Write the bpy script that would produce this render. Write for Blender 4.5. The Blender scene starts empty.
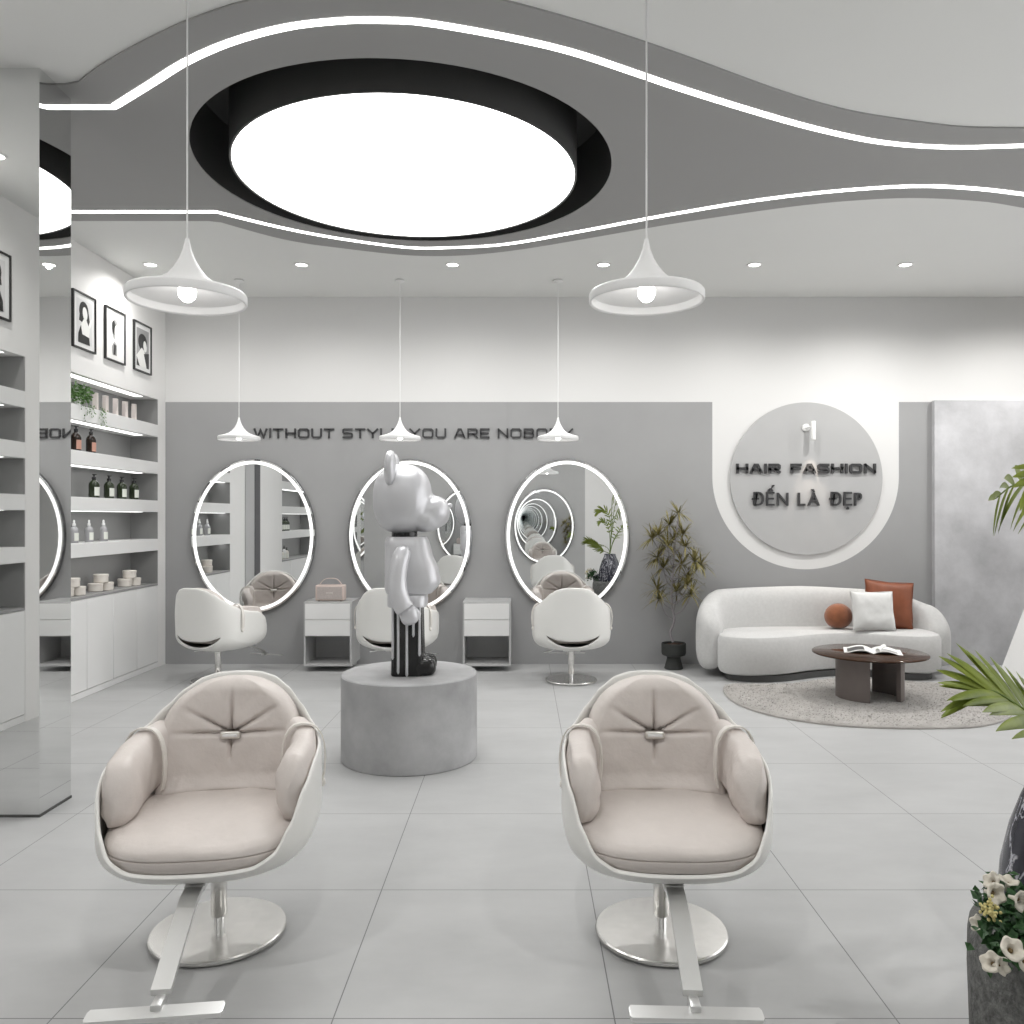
import bpy, bmesh, math, random
from mathutils import Vector, Matrix, noise
R = math.radians
PI = math.pi
random.seed(7)
S = bpy.context.scene
COL = S.collection
F, CX, CY, H = 815.0, 522.0, 517.0, 1.4           # focal length in px, principal point, eye height
YB, XL, XR, YF, ZC = 7.76, -3.395, 5.3, -0.35, 3.495   # back wall, left wall, right wall, wall behind, ceiling

def at_z(px, py, z):
    d = F * (H - z) / (py - CY)
    return Vector(((px - CX) * d / F, d, z))
def at_d(px, py, d):
    return Vector(((px - CX) * d / F, d, H - (py - CY) * d / F))

# ------------------------------------------------------------------ materials
def mat(name, col, rough=0.5, metal=0.0, spec=0.5, trans=0.0, emit=0.0, noise_amt=0.0, nscale=4.0, bump=0.0, bscale=60.0, sheen=0.0, ior=1.45, col2=None, alpha=1.0):
    m = bpy.data.materials.new(name); m.use_nodes = True
    nt = m.node_tree; b = nt.nodes['Principled BSDF']
    c = tuple(col) + (1,)
    b.inputs['Base Color'].default_value = c
    b.inputs['Roughness'].default_value = rough
    b.inputs['Metallic'].default_value = metal
    b.inputs['Specular IOR Level'].default_value = spec
    b.inputs['Transmission Weight'].default_value = trans
    b.inputs['IOR'].default_value = ior
    b.inputs['Alpha'].default_value = alpha
    if sheen: b.inputs['Sheen Weight'].default_value = sheen
    if emit:
        b.inputs['Emission Color'].default_value = c
        b.inputs['Emission Strength'].default_value = emit
    tc = nt.nodes.new('ShaderNodeTexCoord')
    if noise_amt or col2:
        n = nt.nodes.new('ShaderNodeTexNoise'); n.inputs['Scale'].default_value = nscale
        n.inputs['Detail'].default_value = 6; n.inputs['Roughness'].default_value = 0.6
        nt.links.new(tc.outputs['Object'], n.inputs['Vector'])
        r = nt.nodes.new('ShaderNodeValToRGB')
        k = noise_amt
        r.color_ramp.elements[0].position = 0.3; r.color_ramp.elements[1].position = 0.7
        r.color_ramp.elements[0].color = tuple(x * (1 - k) for x in col) + (1,)
        r.color_ramp.elements[1].color = (tuple(col2) if col2 else tuple(min(1, x * (1 + k)) for x in col)) + (1,)
        nt.links.new(n.outputs['Fac'], r.inputs['Fac'])
        nt.links.new(r.outputs['Color'], b.inputs['Base Color'])
    if bump:
        n2 = nt.nodes.new('ShaderNodeTexNoise'); n2.inputs['Scale'].default_value = bscale; n2.inputs['Detail'].default_value = 3
        nt.links.new(tc.outputs['Object'], n2.inputs['Vector'])
        bp = nt.nodes.new('ShaderNodeBump'); bp.inputs['Strength'].default_value = bump; bp.inputs['Distance'].default_value = 0.01
        nt.links.new(n2.outputs['Fac'], bp.inputs['Height'])
        nt.links.new(bp.outputs['Normal'], b.inputs['Normal'])
    return m

M = {}
M['white'] = mat('white_paint', (.78, .775, .765), .6, noise_amt=.015)
M['ceil'] = mat('ceiling_paint', (.76, .765, .75), .7, noise_amt=.01, nscale=1)
M['soffit'] = mat('soffit_paint', (.335, .333, .328), .65, noise_amt=.01, nscale=1)
M['lacq'] = mat('white_lacquer', (.77, .77, .765), .35, noise_amt=.01)
M['niche'] = mat('niche_grey', (.24, .24, .238), .5, noise_amt=.03)
M['counter'] = mat('counter_grey', (.30, .30, .30), .45, noise_amt=.03)
M['carcass'] = mat('carcass_grey', (.46, .46, .46), .5, noise_amt=.02)
M['black'] = mat('black_paint', (.07, .07, .069), .42, noise_amt=.05)
M['disc'] = mat('opal_light', (1, 1, .99), .5, emit=2.55)
M['led'] = mat('led_line', (1, 1, .99), .5, emit=2.2)
M['strip'] = mat('shelf_led', (1, 1, .985), .5, emit=1.25)
M['ring'] = mat('ring_light', (1, 1, .99), .5, emit=.34)
M['lens'] = mat('downlight_lens', (1, .99, .96), .5, emit=3)
M['bulb'] = mat('bulb_glow', (1, .98, .95), .5, emit=3.5)
M['mirror'] = mat('mirror_silver', (.86, .87, .87), .0, metal=1.0)
M['colmirror'] = mat('column_mirror', (.80, .805, .80), .015, metal=1.0)
M['rim'] = mat('mirror_edge', (.35, .35, .36), .15, metal=1.0, noise_amt=.3, nscale=9)
M['shell'] = mat('chair_shell', (.78, .775, .75), .38, noise_amt=.01)
M['leather'] = mat('beige_leather', (.625, .575, .545), .5, noise_amt=.03, nscale=14, bump=.22, bscale=38)
M['strapm'] = mat('strap_leather', (.72, .69, .65), .5, noise_amt=.04)
M['plate'] = mat('badge_metal', (.72, .70, .66), .3, metal=.7, noise_amt=.05)
M['brushed'] = mat('brushed_steel', (.74, .73, .71), .24, metal=1.0, noise_amt=.06, nscale=30)
M['chrome'] = mat('chrome', (.82, .82, .82), .06, metal=1.0, noise_amt=.01)
M['steelpaint'] = mat('satin_steel', (.70, .70, .69), .35, metal=.85, noise_amt=.03)
M['pend'] = mat('pendant_enamel', (.82, .82, .82), .4, noise_amt=.01)
M['cord'] = mat('cord_white', (.75, .75, .75), .5, noise_amt=.01)
M['silver'] = mat('silver_paint', (.63, .63, .65), .38, metal=.45, noise_amt=.02)
M['gloss_black'] = mat('gloss_black', (.014, .014, .014), .16, noise_amt=.05)
M['plinth'] = mat('plinth_concrete', (.39, .39, .395), .65, noise_amt=.2, nscale=3.2, bump=.06, bscale=40)
M['concrete'] = mat('slab_concrete', (.50, .50, .515), .6, noise_amt=.26, nscale=1.9, bump=.12, bscale=26)
M['discpanel'] = mat('disc_panel', (.43, .43, .43), .6, noise_amt=.02)
M['letter'] = mat('letter_dark', (.045, .045, .047), .45, noise_amt=.05)
M['boucle'] = mat('boucle', (.57, .567, .56), .95, noise_amt=.05, nscale=40, bump=.35, bscale=260, sheen=.3)
M['rust'] = mat('rust_leather', (.21, .062, .026), .5, noise_amt=.12, nscale=10, bump=.1, bscale=120)
M['rustv'] = mat('rust_velvet', (.25, .085, .035), .9, noise_amt=.15, nscale=20, sheen=.5, bump=.2, bscale=300)
M['pillow'] = mat('white_linen', (.66, .66, .65), .9, noise_amt=.03, nscale=30, bump=.2, bscale=300)
M['tglass'] = mat('brown_glass', (.045, .024, .015), .12, noise_amt=.2, nscale=3, spec=.12)
M['tleg'] = mat('taupe_metal', (.17, .145, .135), .45, metal=.3, noise_amt=.08, nscale=5)
M['rug'] = mat('rug_pile', (.375, .355, .335), 1.0, noise_amt=.10, nscale=5, bump=.35, bscale=130, sheen=.3)
M['paper'] = mat('magazine_paper', (.80, .80, .78), .5, noise_amt=.03)
M['ink'] = mat('magazine_ink', (.07, .07, .07), .5, noise_amt=.3, nscale=60)
M['midgrey'] = mat('print_grey', (.34, .34, .34), .5, noise_amt=.1)
M['printlight'] = mat('print_light', (.66, .66, .66), .5, noise_amt=.03)
M['amber'] = mat('dark_amber_bottle', (.022, .014, .010), .12, noise_amt=.2)
M['green'] = mat('dark_green_bottle', (.024, .034, .016), .12, noise_amt=.2)
M['blackpl'] = mat('black_plastic', (.015, .015, .016), .3, noise_amt=.1)
M['pinklabel'] = mat('pink_label', (.55, .30, .23), .6, noise_amt=.05)
M['label'] = mat('cream_label', (.72, .74, .68), .6, noise_amt=.03)
M['clear'] = mat('clear_bottle', (.72, .72, .74), .12, trans=.55, noise_amt=.02)
M['jar'] = mat('cream_jar', (.70, .66, .61), .4, noise_amt=.03)
M['pinkbox'] = mat('blush_carton', (.66, .60, .575), .55, noise_amt=.02)
M['blush'] = mat('blush_leatherette', (.60, .50, .46), .5, noise_amt=.04, nscale=30)
M['blushg'] = mat('blush_grille', (.47, .42, .40), .8, noise_amt=.1, nscale=120, bump=.4, bscale=500)
M['pot'] = mat('charcoal_pot', (.035, .037, .035), .6, noise_amt=.12, nscale=12)
M['soil'] = mat('soil', (.06, .035, .025), .95, noise_amt=.4, nscale=40, bump=.8, bscale=90)
M['olive'] = mat('olive_leaf', (.135, .125, .03), .5, noise_amt=.35, nscale=9, col2=(.30, .26, .10))
M['stemv'] = mat('grey_violet_stem', (.26, .24, .25), .7, noise_amt=.25, nscale=18)
M['palm'] = mat('palm_leaf', (.13, .20, .022), .38, noise_amt=.35, nscale=5, col2=(.30, .36, .06))
M['palmd'] = mat('palm_stem', (.13, .19, .04), .5, noise_amt=.2, nscale=8)
M['ivy'] = mat('ivy_leaf', (.07, .17, .035), .5, noise_amt=.35, nscale=30, col2=(.16, .30, .09))
M['leafd'] = mat('petunia_leaf', (.028, .085, .028), .5, noise_amt=.35, nscale=22, col2=(.06, .15, .05))
M['petal'] = mat('cream_petal', (.66, .62, .54), .6, noise_amt=.08, nscale=20)
M['throat'] = mat('flower_throat', (.16, .11, .05), .7, noise_amt=.2)
M['yellow'] = mat('yellow_floret', (.62, .55, .24), .6, noise_amt=.15, nscale=40)
M['stone'] = mat('rough_stone', (.135, .136, .130), .9, noise_amt=.45, nscale=42, bump=.8, bscale=80)
M['sign'] = mat('sconce_white', (.78, .78, .77), .4, noise_amt=.01)
M['frame'] = mat('frame_black', (.03, .03, .03), .4, noise_amt=.05)
M['darkpanel'] = mat('dark_grey_panel', (.10, .10, .105), .5, noise_amt=.05)

def pane_mat():
    m = mat('window_glass', (1, 1, 1), 0.0)
    nt = m.node_tree; out = nt.nodes['Material Output']
    t = nt.nodes.new('ShaderNodeBsdfTransparent'); g = nt.nodes.new('ShaderNodeBsdfGlossy'); g.inputs['Roughness'].default_value = 0
    fr = nt.nodes.new('ShaderNodeFresnel'); fr.inputs['IOR'].default_value = 1.3
    mx = nt.nodes.new('ShaderNodeMixShader')
    nt.links.new(fr.outputs[0], mx.inputs[0]); nt.links.new(t.outputs[0], mx.inputs[1]); nt.links.new(g.outputs[0], mx.inputs[2])
    nt.links.new(mx.outputs[0], out.inputs['Surface'])
    return m
M['pane'] = pane_mat()
def veined(name, dark, light, scale=9):
    m = mat(name, dark, .22, noise_amt=.3)
    nt = m.node_tree; b = nt.nodes['Principled BSDF']
    tc = nt.nodes['Texture Coordinate']
    mp = nt.nodes.new('ShaderNodeMapping'); mp.inputs['Scale'].default_value = (1, 1, .38); mp.inputs['Rotation'].default_value = (.3, .5, 0)
    n = nt.nodes.new('ShaderNodeTexNoise'); n.inputs['Scale'].default_value = scale; n.inputs['Detail'].default_value = 7; n.inputs['Distortion'].default_value = 1.2
    r = nt.nodes.new('ShaderNodeValToRGB')
    e = r.color_ramp.elements
    e[0].position = .482; e[0].color = dark + (1,)
    e[1].position = .532; e[1].color = dark + (1,)
    x = e.new(.507); x.color = light + (1,)
    nt.links.new(tc.outputs['Object'], mp.inputs['Vector']); nt.links.new(mp.outputs['Vector'], n.inputs['Vector'])
    nt.links.new(n.outputs['Fac'], r.inputs['Fac']); nt.links.new(r.outputs['Color'], b.inputs['Base Color'])
    return m
M['marble'] = veined('dark_veined_marble', (.028, .029, .042), (.55, .55, .60), 16)

def floor_mat():
    m = mat('floor_tiles', (.50, .50, .495), .38, spec=.35)
    nt = m.node_tree; b = nt.nodes['Principled BSDF']; L = nt.links.new
    tc = nt.nodes['Texture Coordinate']
    sep = nt.nodes.new('ShaderNodeSeparateXYZ'); L(tc.outputs['Object'], sep.inputs[0])
    def mth(op, a, v=None, c=None):
        n = nt.nodes.new('ShaderNodeMath'); n.operation = op
        for i, x in enumerate((a, v, c)):
            if x is None: continue
            if isinstance(x, (int, float)): n.inputs[i].default_value = x
            else: L(x, n.inputs[i])
        return n.outputs[0]
    T = .785
    def line(o, off):
        u = mth('FRACT', mth('DIVIDE', mth('SUBTRACT', o, off), T))
        d = mth('ABSOLUTE', mth('SUBTRACT', u, .5))
        return mth('GREATER_THAN', d, .5 - .0019 / T)
    g = mth('MAXIMUM', line(sep.outputs[0], .258), line(sep.outputs[1], 3.06))
    n = nt.nodes.new('ShaderNodeTexNoise'); n.inputs['Scale'].default_value = 1.7; n.inputs['Detail'].default_value = 8; n.inputs['Roughness'].default_value = .62
    mp = nt.nodes.new('ShaderNodeMapping'); mp.inputs['Scale'].default_value = (1, 1.9, 1)
    L(tc.outputs['Object'], mp.inputs[0]); L(mp.outputs[0], n.inputs['Vector'])
    r = nt.nodes.new('ShaderNodeValToRGB')
    r.color_ramp.elements[0].position = .3; r.color_ramp.elements[0].color = (.405, .407, .408, 1)
    r.color_ramp.elements[1].position = .72; r.color_ramp.elements[1].color = (.472, .474, .474, 1)
    L(n.outputs['Fac'], r.inputs['Fac'])
    mx = nt.nodes.new('ShaderNodeMix'); mx.data_type = 'RGBA'
    L(g, mx.inputs['Factor']); L(r.outputs['Color'], mx.inputs['A']); mx.inputs['B'].default_value = (.17, .17, .17, 1)
    L(mx.outputs['Result'], b.inputs['Base Color'])
    return m
M['floor'] = floor_mat()

UX, UZ, UR = 2.70, 1.79, .888      # the white U painted on the grey band
def wall_paint(grey_below):
    m = mat('back_wall_paint', (.72, .715, .705), .65)
    nt = m.node_tree; b = nt.nodes['Principled BSDF']; L = nt.links.new
    tc = nt.nodes['Texture Coordinate']
    sep = nt.nodes.new('ShaderNodeSeparateXYZ'); L(tc.outputs['Object'], sep.inputs[0])
    def mth(op, a, v=None):
        n = nt.nodes.new('ShaderNodeMath'); n.operation = op
        for i, x in enumerate((a, v)):
            if x is None: continue
            if isinstance(x, (int, float)): n.inputs[i].default_value = x
            else: L(x, n.inputs[i])
        return n.outputs[0]
    dx = mth('SUBTRACT', sep.outputs[0], UX); dz = mth('MINIMUM', mth('SUBTRACT', sep.outputs[2], UZ), 0.0)
    dist = mth('SQRT', mth('ADD', mth('MULTIPLY', dx, dx), mth('MULTIPLY', dz, dz)))
    g = mth('MULTIPLY', mth('LESS_THAN', sep.outputs[2], grey_below), mth('GREATER_THAN', dist, UR))
    n = nt.nodes.new('ShaderNodeTexNoise'); n.inputs['Scale'].default_value = 1.6; n.inputs['Detail'].default_value = 7
    L(tc.outputs['Object'], n.inputs['Vector'])
    r = nt.nodes.new('ShaderNodeValToRGB')
    r.color_ramp.elements[0].position = .3; r.color_ramp.elements[0].color = (.315, .316, .318, 1)
    r.color_ramp.elements[1].position = .7; r.color_ramp.elements[1].color = (.342, .343, .345, 1)
    L(n.outputs['Fac'], r.inputs['Fac'])
    mx = nt.nodes.new('ShaderNodeMix'); mx.data_type = 'RGBA'
    L(g, mx.inputs['Factor']); mx.inputs['A'].default_value = (.70, .697, .69, 1); L(r.outputs['Color'], mx.inputs['B'])
    L(mx.outputs['Result'], b.inputs['Base Color'])
    return m
M['wallback'] = wall_paint(2.495)

# ------------------------------------------------------------------ helpers
ROOT = {}
def link(o):
    COL.objects.link(o); return o
def ob(name, bm, m, parent=None, world=False, sharp=38, kind=None):
    """one bmesh -> one mesh object; world=True: the verts are in world space"""
    if world and parent is not None:
        bmesh.ops.translate(bm, verts=bm.verts, vec=-ROOT[parent])
    bmesh.ops.recalc_face_normals(bm, faces=bm.faces)
    me = bpy.data.meshes.new(name); bm.to_mesh(me); bm.free()
    for x in (m if isinstance(m, (list, tuple)) else [m]): me.materials.append(x)
    me.polygons.foreach_set('use_smooth', [True] * len(me.polygons))
    me.set_sharp_from_angle(angle=R(sharp))
    o = link(bpy.data.objects.new(name, me))
    if parent is not None:
        o.parent = parent; ROOT[o] = ROOT.get(parent, Vector())
    if kind: o['kind'] = kind
    return o
def tag(o, label, cat, group=None):
    o['label'] = label; o['category'] = cat
    if group: o['group'] = group
    return o
def thing(name, label, cat, loc=(0, 0, 0), rz=0, group=None):
    o = link(bpy.data.objects.new(name, None)); o.empty_display_size = .1
    o.location = loc; o.rotation_euler = (0, 0, rz); ROOT[o] = Vector(loc)
    return tag(o, label, cat, group)
def dup(root, loc, rz=0, label=None, group=None):
    r = link(root.copy()); r.location = loc; r.rotation_euler = (0, 0, rz)
    if label: r['label'] = label
    if group: r['group'] = group
    for ch in list(root.children):
        c = link(ch.copy()); c.parent = r
        for g in ch.children:
            d = link(g.copy()); d.parent = c
    return r
def BM(): return bmesh.new()
def box(bm, x0, x1, y0, y1, z0, z1, bev=0.0, seg=2, mi=0):
    r = bmesh.ops.create_cube(bm, size=1.0)
    vs = r['verts']
    for v in vs:
        v.co = Vector(((x0 + x1) / 2 + v.co.x * (x1 - x0), (y0 + y1) / 2 + v.co.y * (y1 - y0), (z0 + z1) / 2 + v.co.z * (z1 - z0)))
    fs = set(f for v in vs for f in v.link_faces)
    for f in fs: f.material_index = mi
    if bev:
        es = list(set(e for v in vs for e in v.link_edges))
        bmesh.ops.bevel(bm, geom=es, offset=bev, segments=seg, profile=.5, affect='EDGES', clamp_overlap=True)
    return bm
def bx(*a, **k): return box(BM(), *a, **k)
def lathe(bm, prof, seg=48, c=(0, 0, 0), sx=1, sy=1, mi=0):
    rings = []
    for r, z in prof:
        if r < 1e-6: rings.append([bm.verts.new((c[0], c[1], c[2] + z))])
        else: rings.append([bm.verts.new((c[0] + sx * r * math.cos(2 * PI * i / seg), c[1] + sy * r * math.sin(2 * PI * i / seg), c[2] + z)) for i in range(seg)])
    for a, b in zip(rings, rings[1:]):
        for i in range(seg):
            j = (i + 1) % seg
            if len(a) == 1 and len(b) == 1: continue
            if len(a) == 1: f = bm.faces.new((a[0], b[j], b[i]))
            elif len(b) == 1: f = bm.faces.new((a[i], a[j], b[0]))
            else: f = bm.faces.new((a[i], a[j], b[j], b[i]))
            f.material_index = mi
    return bm
def rings_mesh(bm, rings, closed=True, cap=True, loop=False):
    vr = [[bm.verts.new(p) for p in r] for r in rings]
    n = len(vr[0])
    pairs = list(zip(vr, vr[1:])) + ([(vr[-1], vr[0])] if loop else [])
    for a, b in pairs:
        for i in range(n if closed else n - 1):
            j = (i + 1) % n
            bm.faces.new((a[i], a[j], b[j], b[i]))
    if cap and closed and not loop:
        bm.faces.new(vr[0][::-1]); bm.faces.new(vr[-1])
    return bm
def frames(pts):
    out = []
    n = len(pts); up = None
    for i in range(n):
        t = (pts[min(i + 1, n - 1)] - pts[max(i - 1, 0)]).normalized()
        if up is None:
            up = Vector((0, 0, 1)) if abs(t.z) < .9 else Vector((1, 0, 0))
        s = t.cross(up).normalized(); up = s.cross(t).normalized()
        out.append((t, s, up))
    return out
def tube(bm, pts, rad, seg=10, loop=False):
    pts = [Vector(p) for p in pts]
    rr = rad if isinstance(rad, (list, tuple)) else [rad] * len(pts)
    if loop:
        n = len(pts); rings = []
        for i in range(n):
            t = (pts[(i + 1) % n] - pts[i - 1]).normalized()
            up = Vector((0, 0, 1)) if abs(t.z) < .95 else Vector((1, 0, 0))
            s = t.cross(up).normalized(); u = s.cross(t)
            rings.append([pts[i] + (s * math.cos(2 * PI * k / seg) + u * math.sin(2 * PI * k / seg)) * rr[i] for k in range(seg)])
        return rings_mesh(bm, rings, loop=True)
    fr = frames(pts)
    rings = [[p + (s * math.cos(2 * PI * k / seg) + u * math.sin(2 * PI * k / seg)) * r for k in range(seg)] for p, r, (t, s, u) in zip(pts, rr, fr)]
    return rings_mesh(bm, rings)
def spline(pts, n=8, closed=False):
    P = [Vector(p) for p in pts]; out = []; m = len(P)
    for i in range(m if closed else m - 1):
        if closed: a, b, c, d = P[i - 1], P[i], P[(i + 1) % m], P[(i + 2) % m]
        else: a, b, c, d = P[max(i - 1, 0)], P[i], P[i + 1], P[min(i + 2, m - 1)]
        for k in range(n):
            t = k / n
            out.append(.5 * ((2 * b) + (c - a) * t + (2 * a - 5 * b + 4 * c - d) * t * t + (3 * b - a - 3 * c + d) * t ** 3))
    if not closed: out.append(P[-1])
    return out
def interp(keys, x):
    if x <= keys[0][0]: return keys[0][1]
    for (a, va), (b, vb) in zip(keys, keys[1:]):
        if x <= b:
            t = (x - a) / (b - a); t = t * t * (3 - 2 * t) * .6 + t * .4
            return va + (vb - va) * t
    return keys[-1][1]
def ss(a, b, x):
    t = max(0, min(1, (x - a) / (b - a))); return t * t * (3 - 2 * t)
def spow(v, p): return math.copysign(abs(v) ** p, v)
def prism(bm, outline, z0, z1, bev=0.0, mi=0):
    """outline: list of (x,y) -> rounded slab"""
    if bev:
        layers = [(z0, -bev), (z0 + bev * .3, -bev * .3), (z0 + bev, 0), (z1 - bev, 0), (z1 - bev * .3, -bev * .3), (z1, -bev)]
    else: layers = [(z0, 0), (z1, 0)]
    n = len(outline); P = [Vector((p[0], p[1], 0)) for p in outline]
    area = sum(P[i].x * P[(i + 1) % n].y - P[(i + 1) % n].x * P[i].y for i in range(n))
    sg = 1 if area > 0 else -1
    N = []
    for i in range(n):
        t = (P[(i + 1) % n] - P[i - 1]).normalized(); N.append(Vector((t.y, -t.x, 0)) * sg)
    return rings_mesh(bm, [[P[i] + N[i] * o + Vector((0, 0, z)) for i in range(n)] for z, o in layers])
def sellip(bm, c, r, e1=1.0, e2=1.0, nu=24, nv=16, rot=None):
    c = Vector(c)
    rows = []
    for j in range(nv + 1):
        ph = -PI / 2 + PI * j / nv
        if j in (0, nv):
            p = Vector((0, 0, r[2] * (1 if j else -1)))
            rows.append([bm.verts.new(c + (rot @ p if rot else p))]); continue
        row = []
        for i in range(nu):
            th = 2 * PI * i / nu
            p = Vector((r[0] * spow(math.cos(ph), e1) * spow(math.cos(th), e2), r[1] * spow(math.cos(ph), e1) * spow(math.sin(th), e2), r[2] * spow(math.sin(ph), e1)))
            row.append(bm.verts.new(c + (rot @ p if rot else p)))
        rows.append(row)
    for a, b in zip(rows, rows[1:]):
        for i in range(nu):
            j = (i + 1) % nu
            if len(a) == 1: bm.faces.new((a[0], b[j], b[i]))
            elif len(b) == 1: bm.faces.new((a[i], a[j], b[0]))
            else: bm.faces.new((a[i], a[j], b[j], b[i]))
    return bm
def struct(name, bm, m, label=None, parent=None):
    o = ob(name, bm, m, parent)
    if parent is None: o['kind'] = 'structure'
    if label: o['label'] = label
    return o
def light(kind, name, loc, energy, parent=None, **k):
    d = bpy.data.lights.new(name, kind); d.energy = energy
    for a, v in k.items(): setattr(d, a, v)
    o = link(bpy.data.objects.new(name, d)); o.location = loc
    if parent is not None: o.parent = parent
    return o

# ------------------------------------------------------------------ camera
cam = bpy.data.cameras.new('camera'); co = link(bpy.data.objects.new('camera', cam))
cam.sensor_width = 36; cam.lens = 36 * F / 1024
cam.shift_x = -(CX - 512) / 1024; cam.shift_y = (CY - 512) / 1024
cam.clip_start = .05
co.location = (0, 0, H); co.rotation_euler = (PI / 2, 0, 0)
S.camera = co

# ------------------------------------------------------------------ room shell
struct('floor', bx(-3.72, XR + .1, YF - .1, YB + .1, -.06, 0), M['floor'], 'pale grey square floor tiles with thin joints')
struct('wall_back', bx(-3.72, XR + .1, YB, YB + .1, 0, ZC + .6), M['wallback'], 'back wall, white above a grey band with a white U shape')
struct('wall_front', bx(-3.72, 1.22, YF - .1, YF, 0, ZC), M['carcass'])
struct('wall_front', bx(1.22, XR + .1, YF - .1, YF, 0, ZC), M['white'])
WY0, WY1, WZ0, WZ1 = .4, 6.9, .25, 3.2
b = BM()
box(b, XR, XR + .1, YF, YB, 0, WZ0); box(b, XR, XR + .1, YF, YB, WZ1, ZC); box(b, XR, XR + .1, YF, WY0, WZ0, WZ1); box(b, XR, XR + .1, WY1, YB, WZ0, WZ1)
struct('wall_right', b, M['white'])
wn = struct('window_1', bx(XR + .045, XR + .055, WY0, WY1, WZ0, WZ1), M['pane'], 'shopfront glazing on the right side, outside the photo')  # unseen glazing, added to let in daylight as fill
b = BM()
for k in range(6): y = WY0 + (WY1 - WY0 - .04) * k / 5; box(b, XR + .02, XR + .08, y, y + .04, WZ0, WZ1)
for z in (WZ0, WZ1 - .04): box(b, XR + .02, XR + .08, WY0, WY1, z, z + .04)
struct('window_frame', b, M['lacq'], None, wn)
b = BM()
box(b, -3.72, -3.66, YF, YB, 0, ZC)
box(b, -3.66, XL, YF, YB, 2.495, ZC)
U2, U1 = (2.03, 3.9), (5.95, 7.60)
for y0, y1 in ((YF, U2[0]), (U2[1], U1[0]), (U1[1], YB)): box(b, -3.66, XL, y0, y1, 0, 2.495)
struct('wall_left', b, M['white'], 'white left wall above and between the lit niches')
struct('trim_1', bx(XL, XL + .02, 4.92, 5.12, 0, 2.6), M['darkpanel'])
struct('trim_3', bx(-2.573, -2.247, 3.797, 4.068, 0, .012), M['black'], 'dark base line of the mirror pillar')  # black strip stands in for the shadow gap at the pillar foot
struct('trim_2', bx(XL, XL + .012, 5.12, 5.45, 0, 2.6), M['carcass'])

# recess of the round lamp
LC = Vector((-.69, 4.93)); R1, R2, ZS = 1.225, 1.02, 3.486
NC = 96
def hole_plate(bm, x0, x1, y0, y1, z, c, r, n=NC):
    angs = sorted(set([2 * PI * i / n for i in range(n)]))
    ins = [bm.verts.new((c.x + r * math.cos(a), c.y + r * math.sin(a), z)) for a in angs]
    def edge(a):
        dx, dy = math.cos(a), math.sin(a); t = 1e9
        if dx > 1e-9: t = min(t, (x1 - c.x) / dx)
        if dx < -1e-9: t = min(t, (x0 - c.x) / dx)
        if dy > 1e-9: t = min(t, (y1 - c.y) / dy)
        if dy < -1e-9: t = min(t, (y0 - c.y) / dy)
        return (c.x + dx * t, c.y + dy * t)
    outs = [bm.verts.new((*edge(a), z)) for a in angs]
    cor = [(x1, y1), (x0, y1), (x0, y0), (x1, y0)]
    ca = [(math.atan2(p[1] - c.y, p[0] - c.x) % (2 * PI), p) for p in cor]
    for i in range(n):
        j = (i + 1) % n
        a0, a1 = angs[i], angs[j] if j else 2 * PI
        mid = [bm.verts.new((*p, z)) for a, p in ca if a0 + 1e-6 < a < a1 - 1e-6]
        bm.faces.new([ins[i], outs[i]] + mid + [outs[j], ins[j]])
    return bm
b = BM(); hole_plate(b, -3.72, XR + .1, YF - .1, YB + .1, ZC, LC, R1 + .012)
r = bmesh.ops.extrude_face_region(b, geom=b.faces[:])
bmesh.ops.translate(b, verts=[v for v in r['geom'] if isinstance(v, bmesh.types.BMVert)], vec=(0, 0, .06))
struct('ceiling', b, M['ceil'], 'light grey ceiling')
b = BM(); lathe(b, [(R1, ZS + .003), (R1, ZS + .42), (0, ZS + .42)], 96, (LC.x, LC.y, 0)); lathe(b, [(R1 + .02, ZS + .003), (R1 + .02, ZS + .45), (0, ZS + .45)], 96, (LC.x, LC.y, 0))
struct('ceiling_recess', b, M['black'], 'black round recess in the soffit')

# wavy soffit
near_edge = [(75, 85), (100, 66), (135, 46), (165, 31), (188, 21), (218, 10), (245, 2), (300, -10), (370, -15), (440, -11), (499, 0), (590, 25), (680, 55), (740, 77), (794, 96), (848, 111), (908, 121), (965, 127.6), (1024, 128.7)]
near_led = [(113, 107), (150, 84), (186, 61.5), (232, 41.5), (286, 27), (340, 20.6), (383, 20), (426, 22.6), (506, 36.5), (572.6, 52), (639, 74), (680, 88), (747, 109), (814, 128), (881, 142), (949, 147), (1024, 145.5)]
far_led = [(216, 211.6), (282, 227.6), (340, 238.5), (406, 247.2), (449.6, 247.5), (506, 244), (572.6, 232.6), (639, 220), (680, 212.6), (747, 201.5), (814, 193), (881, 187.4), (932, 186), (982, 189), (1024, 194)]
far_edge = [(216, 221), (282, 239), (340, 248), (423, 256), (506, 251.5), (639, 229.5), (680, 222.7), (781, 208), (848, 201), (915, 198), (982, 201.5), (1024, 208)]
def wcurve(pts, start_y, end_slope=0.0):
    w = [at_z(x, y, ZS) for x, y in pts]
    l = w[-1]; s = (w[-1] - w[-2]) / max(1e-6, (w[-1].x - w[-2].x)); k = s.y
    while w[-1].x < XR: w.append(Vector((w[-1].x + .3, w[-1].y + .3 * k, ZS))); k *= .82
    w = [p for p in w if p.x < XR] + [Vector((XR, w[-1].y, ZS))]
    o = spline(w, 6)
    return [Vector((XL, w[0].y, ZS)), Vector((w[0].x - .3, w[0].y, ZS))] + o
EN, LN, LF, EF = (wcurve(p, 0) for p in (near_edge, near_led, far_led, far_edge))
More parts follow.
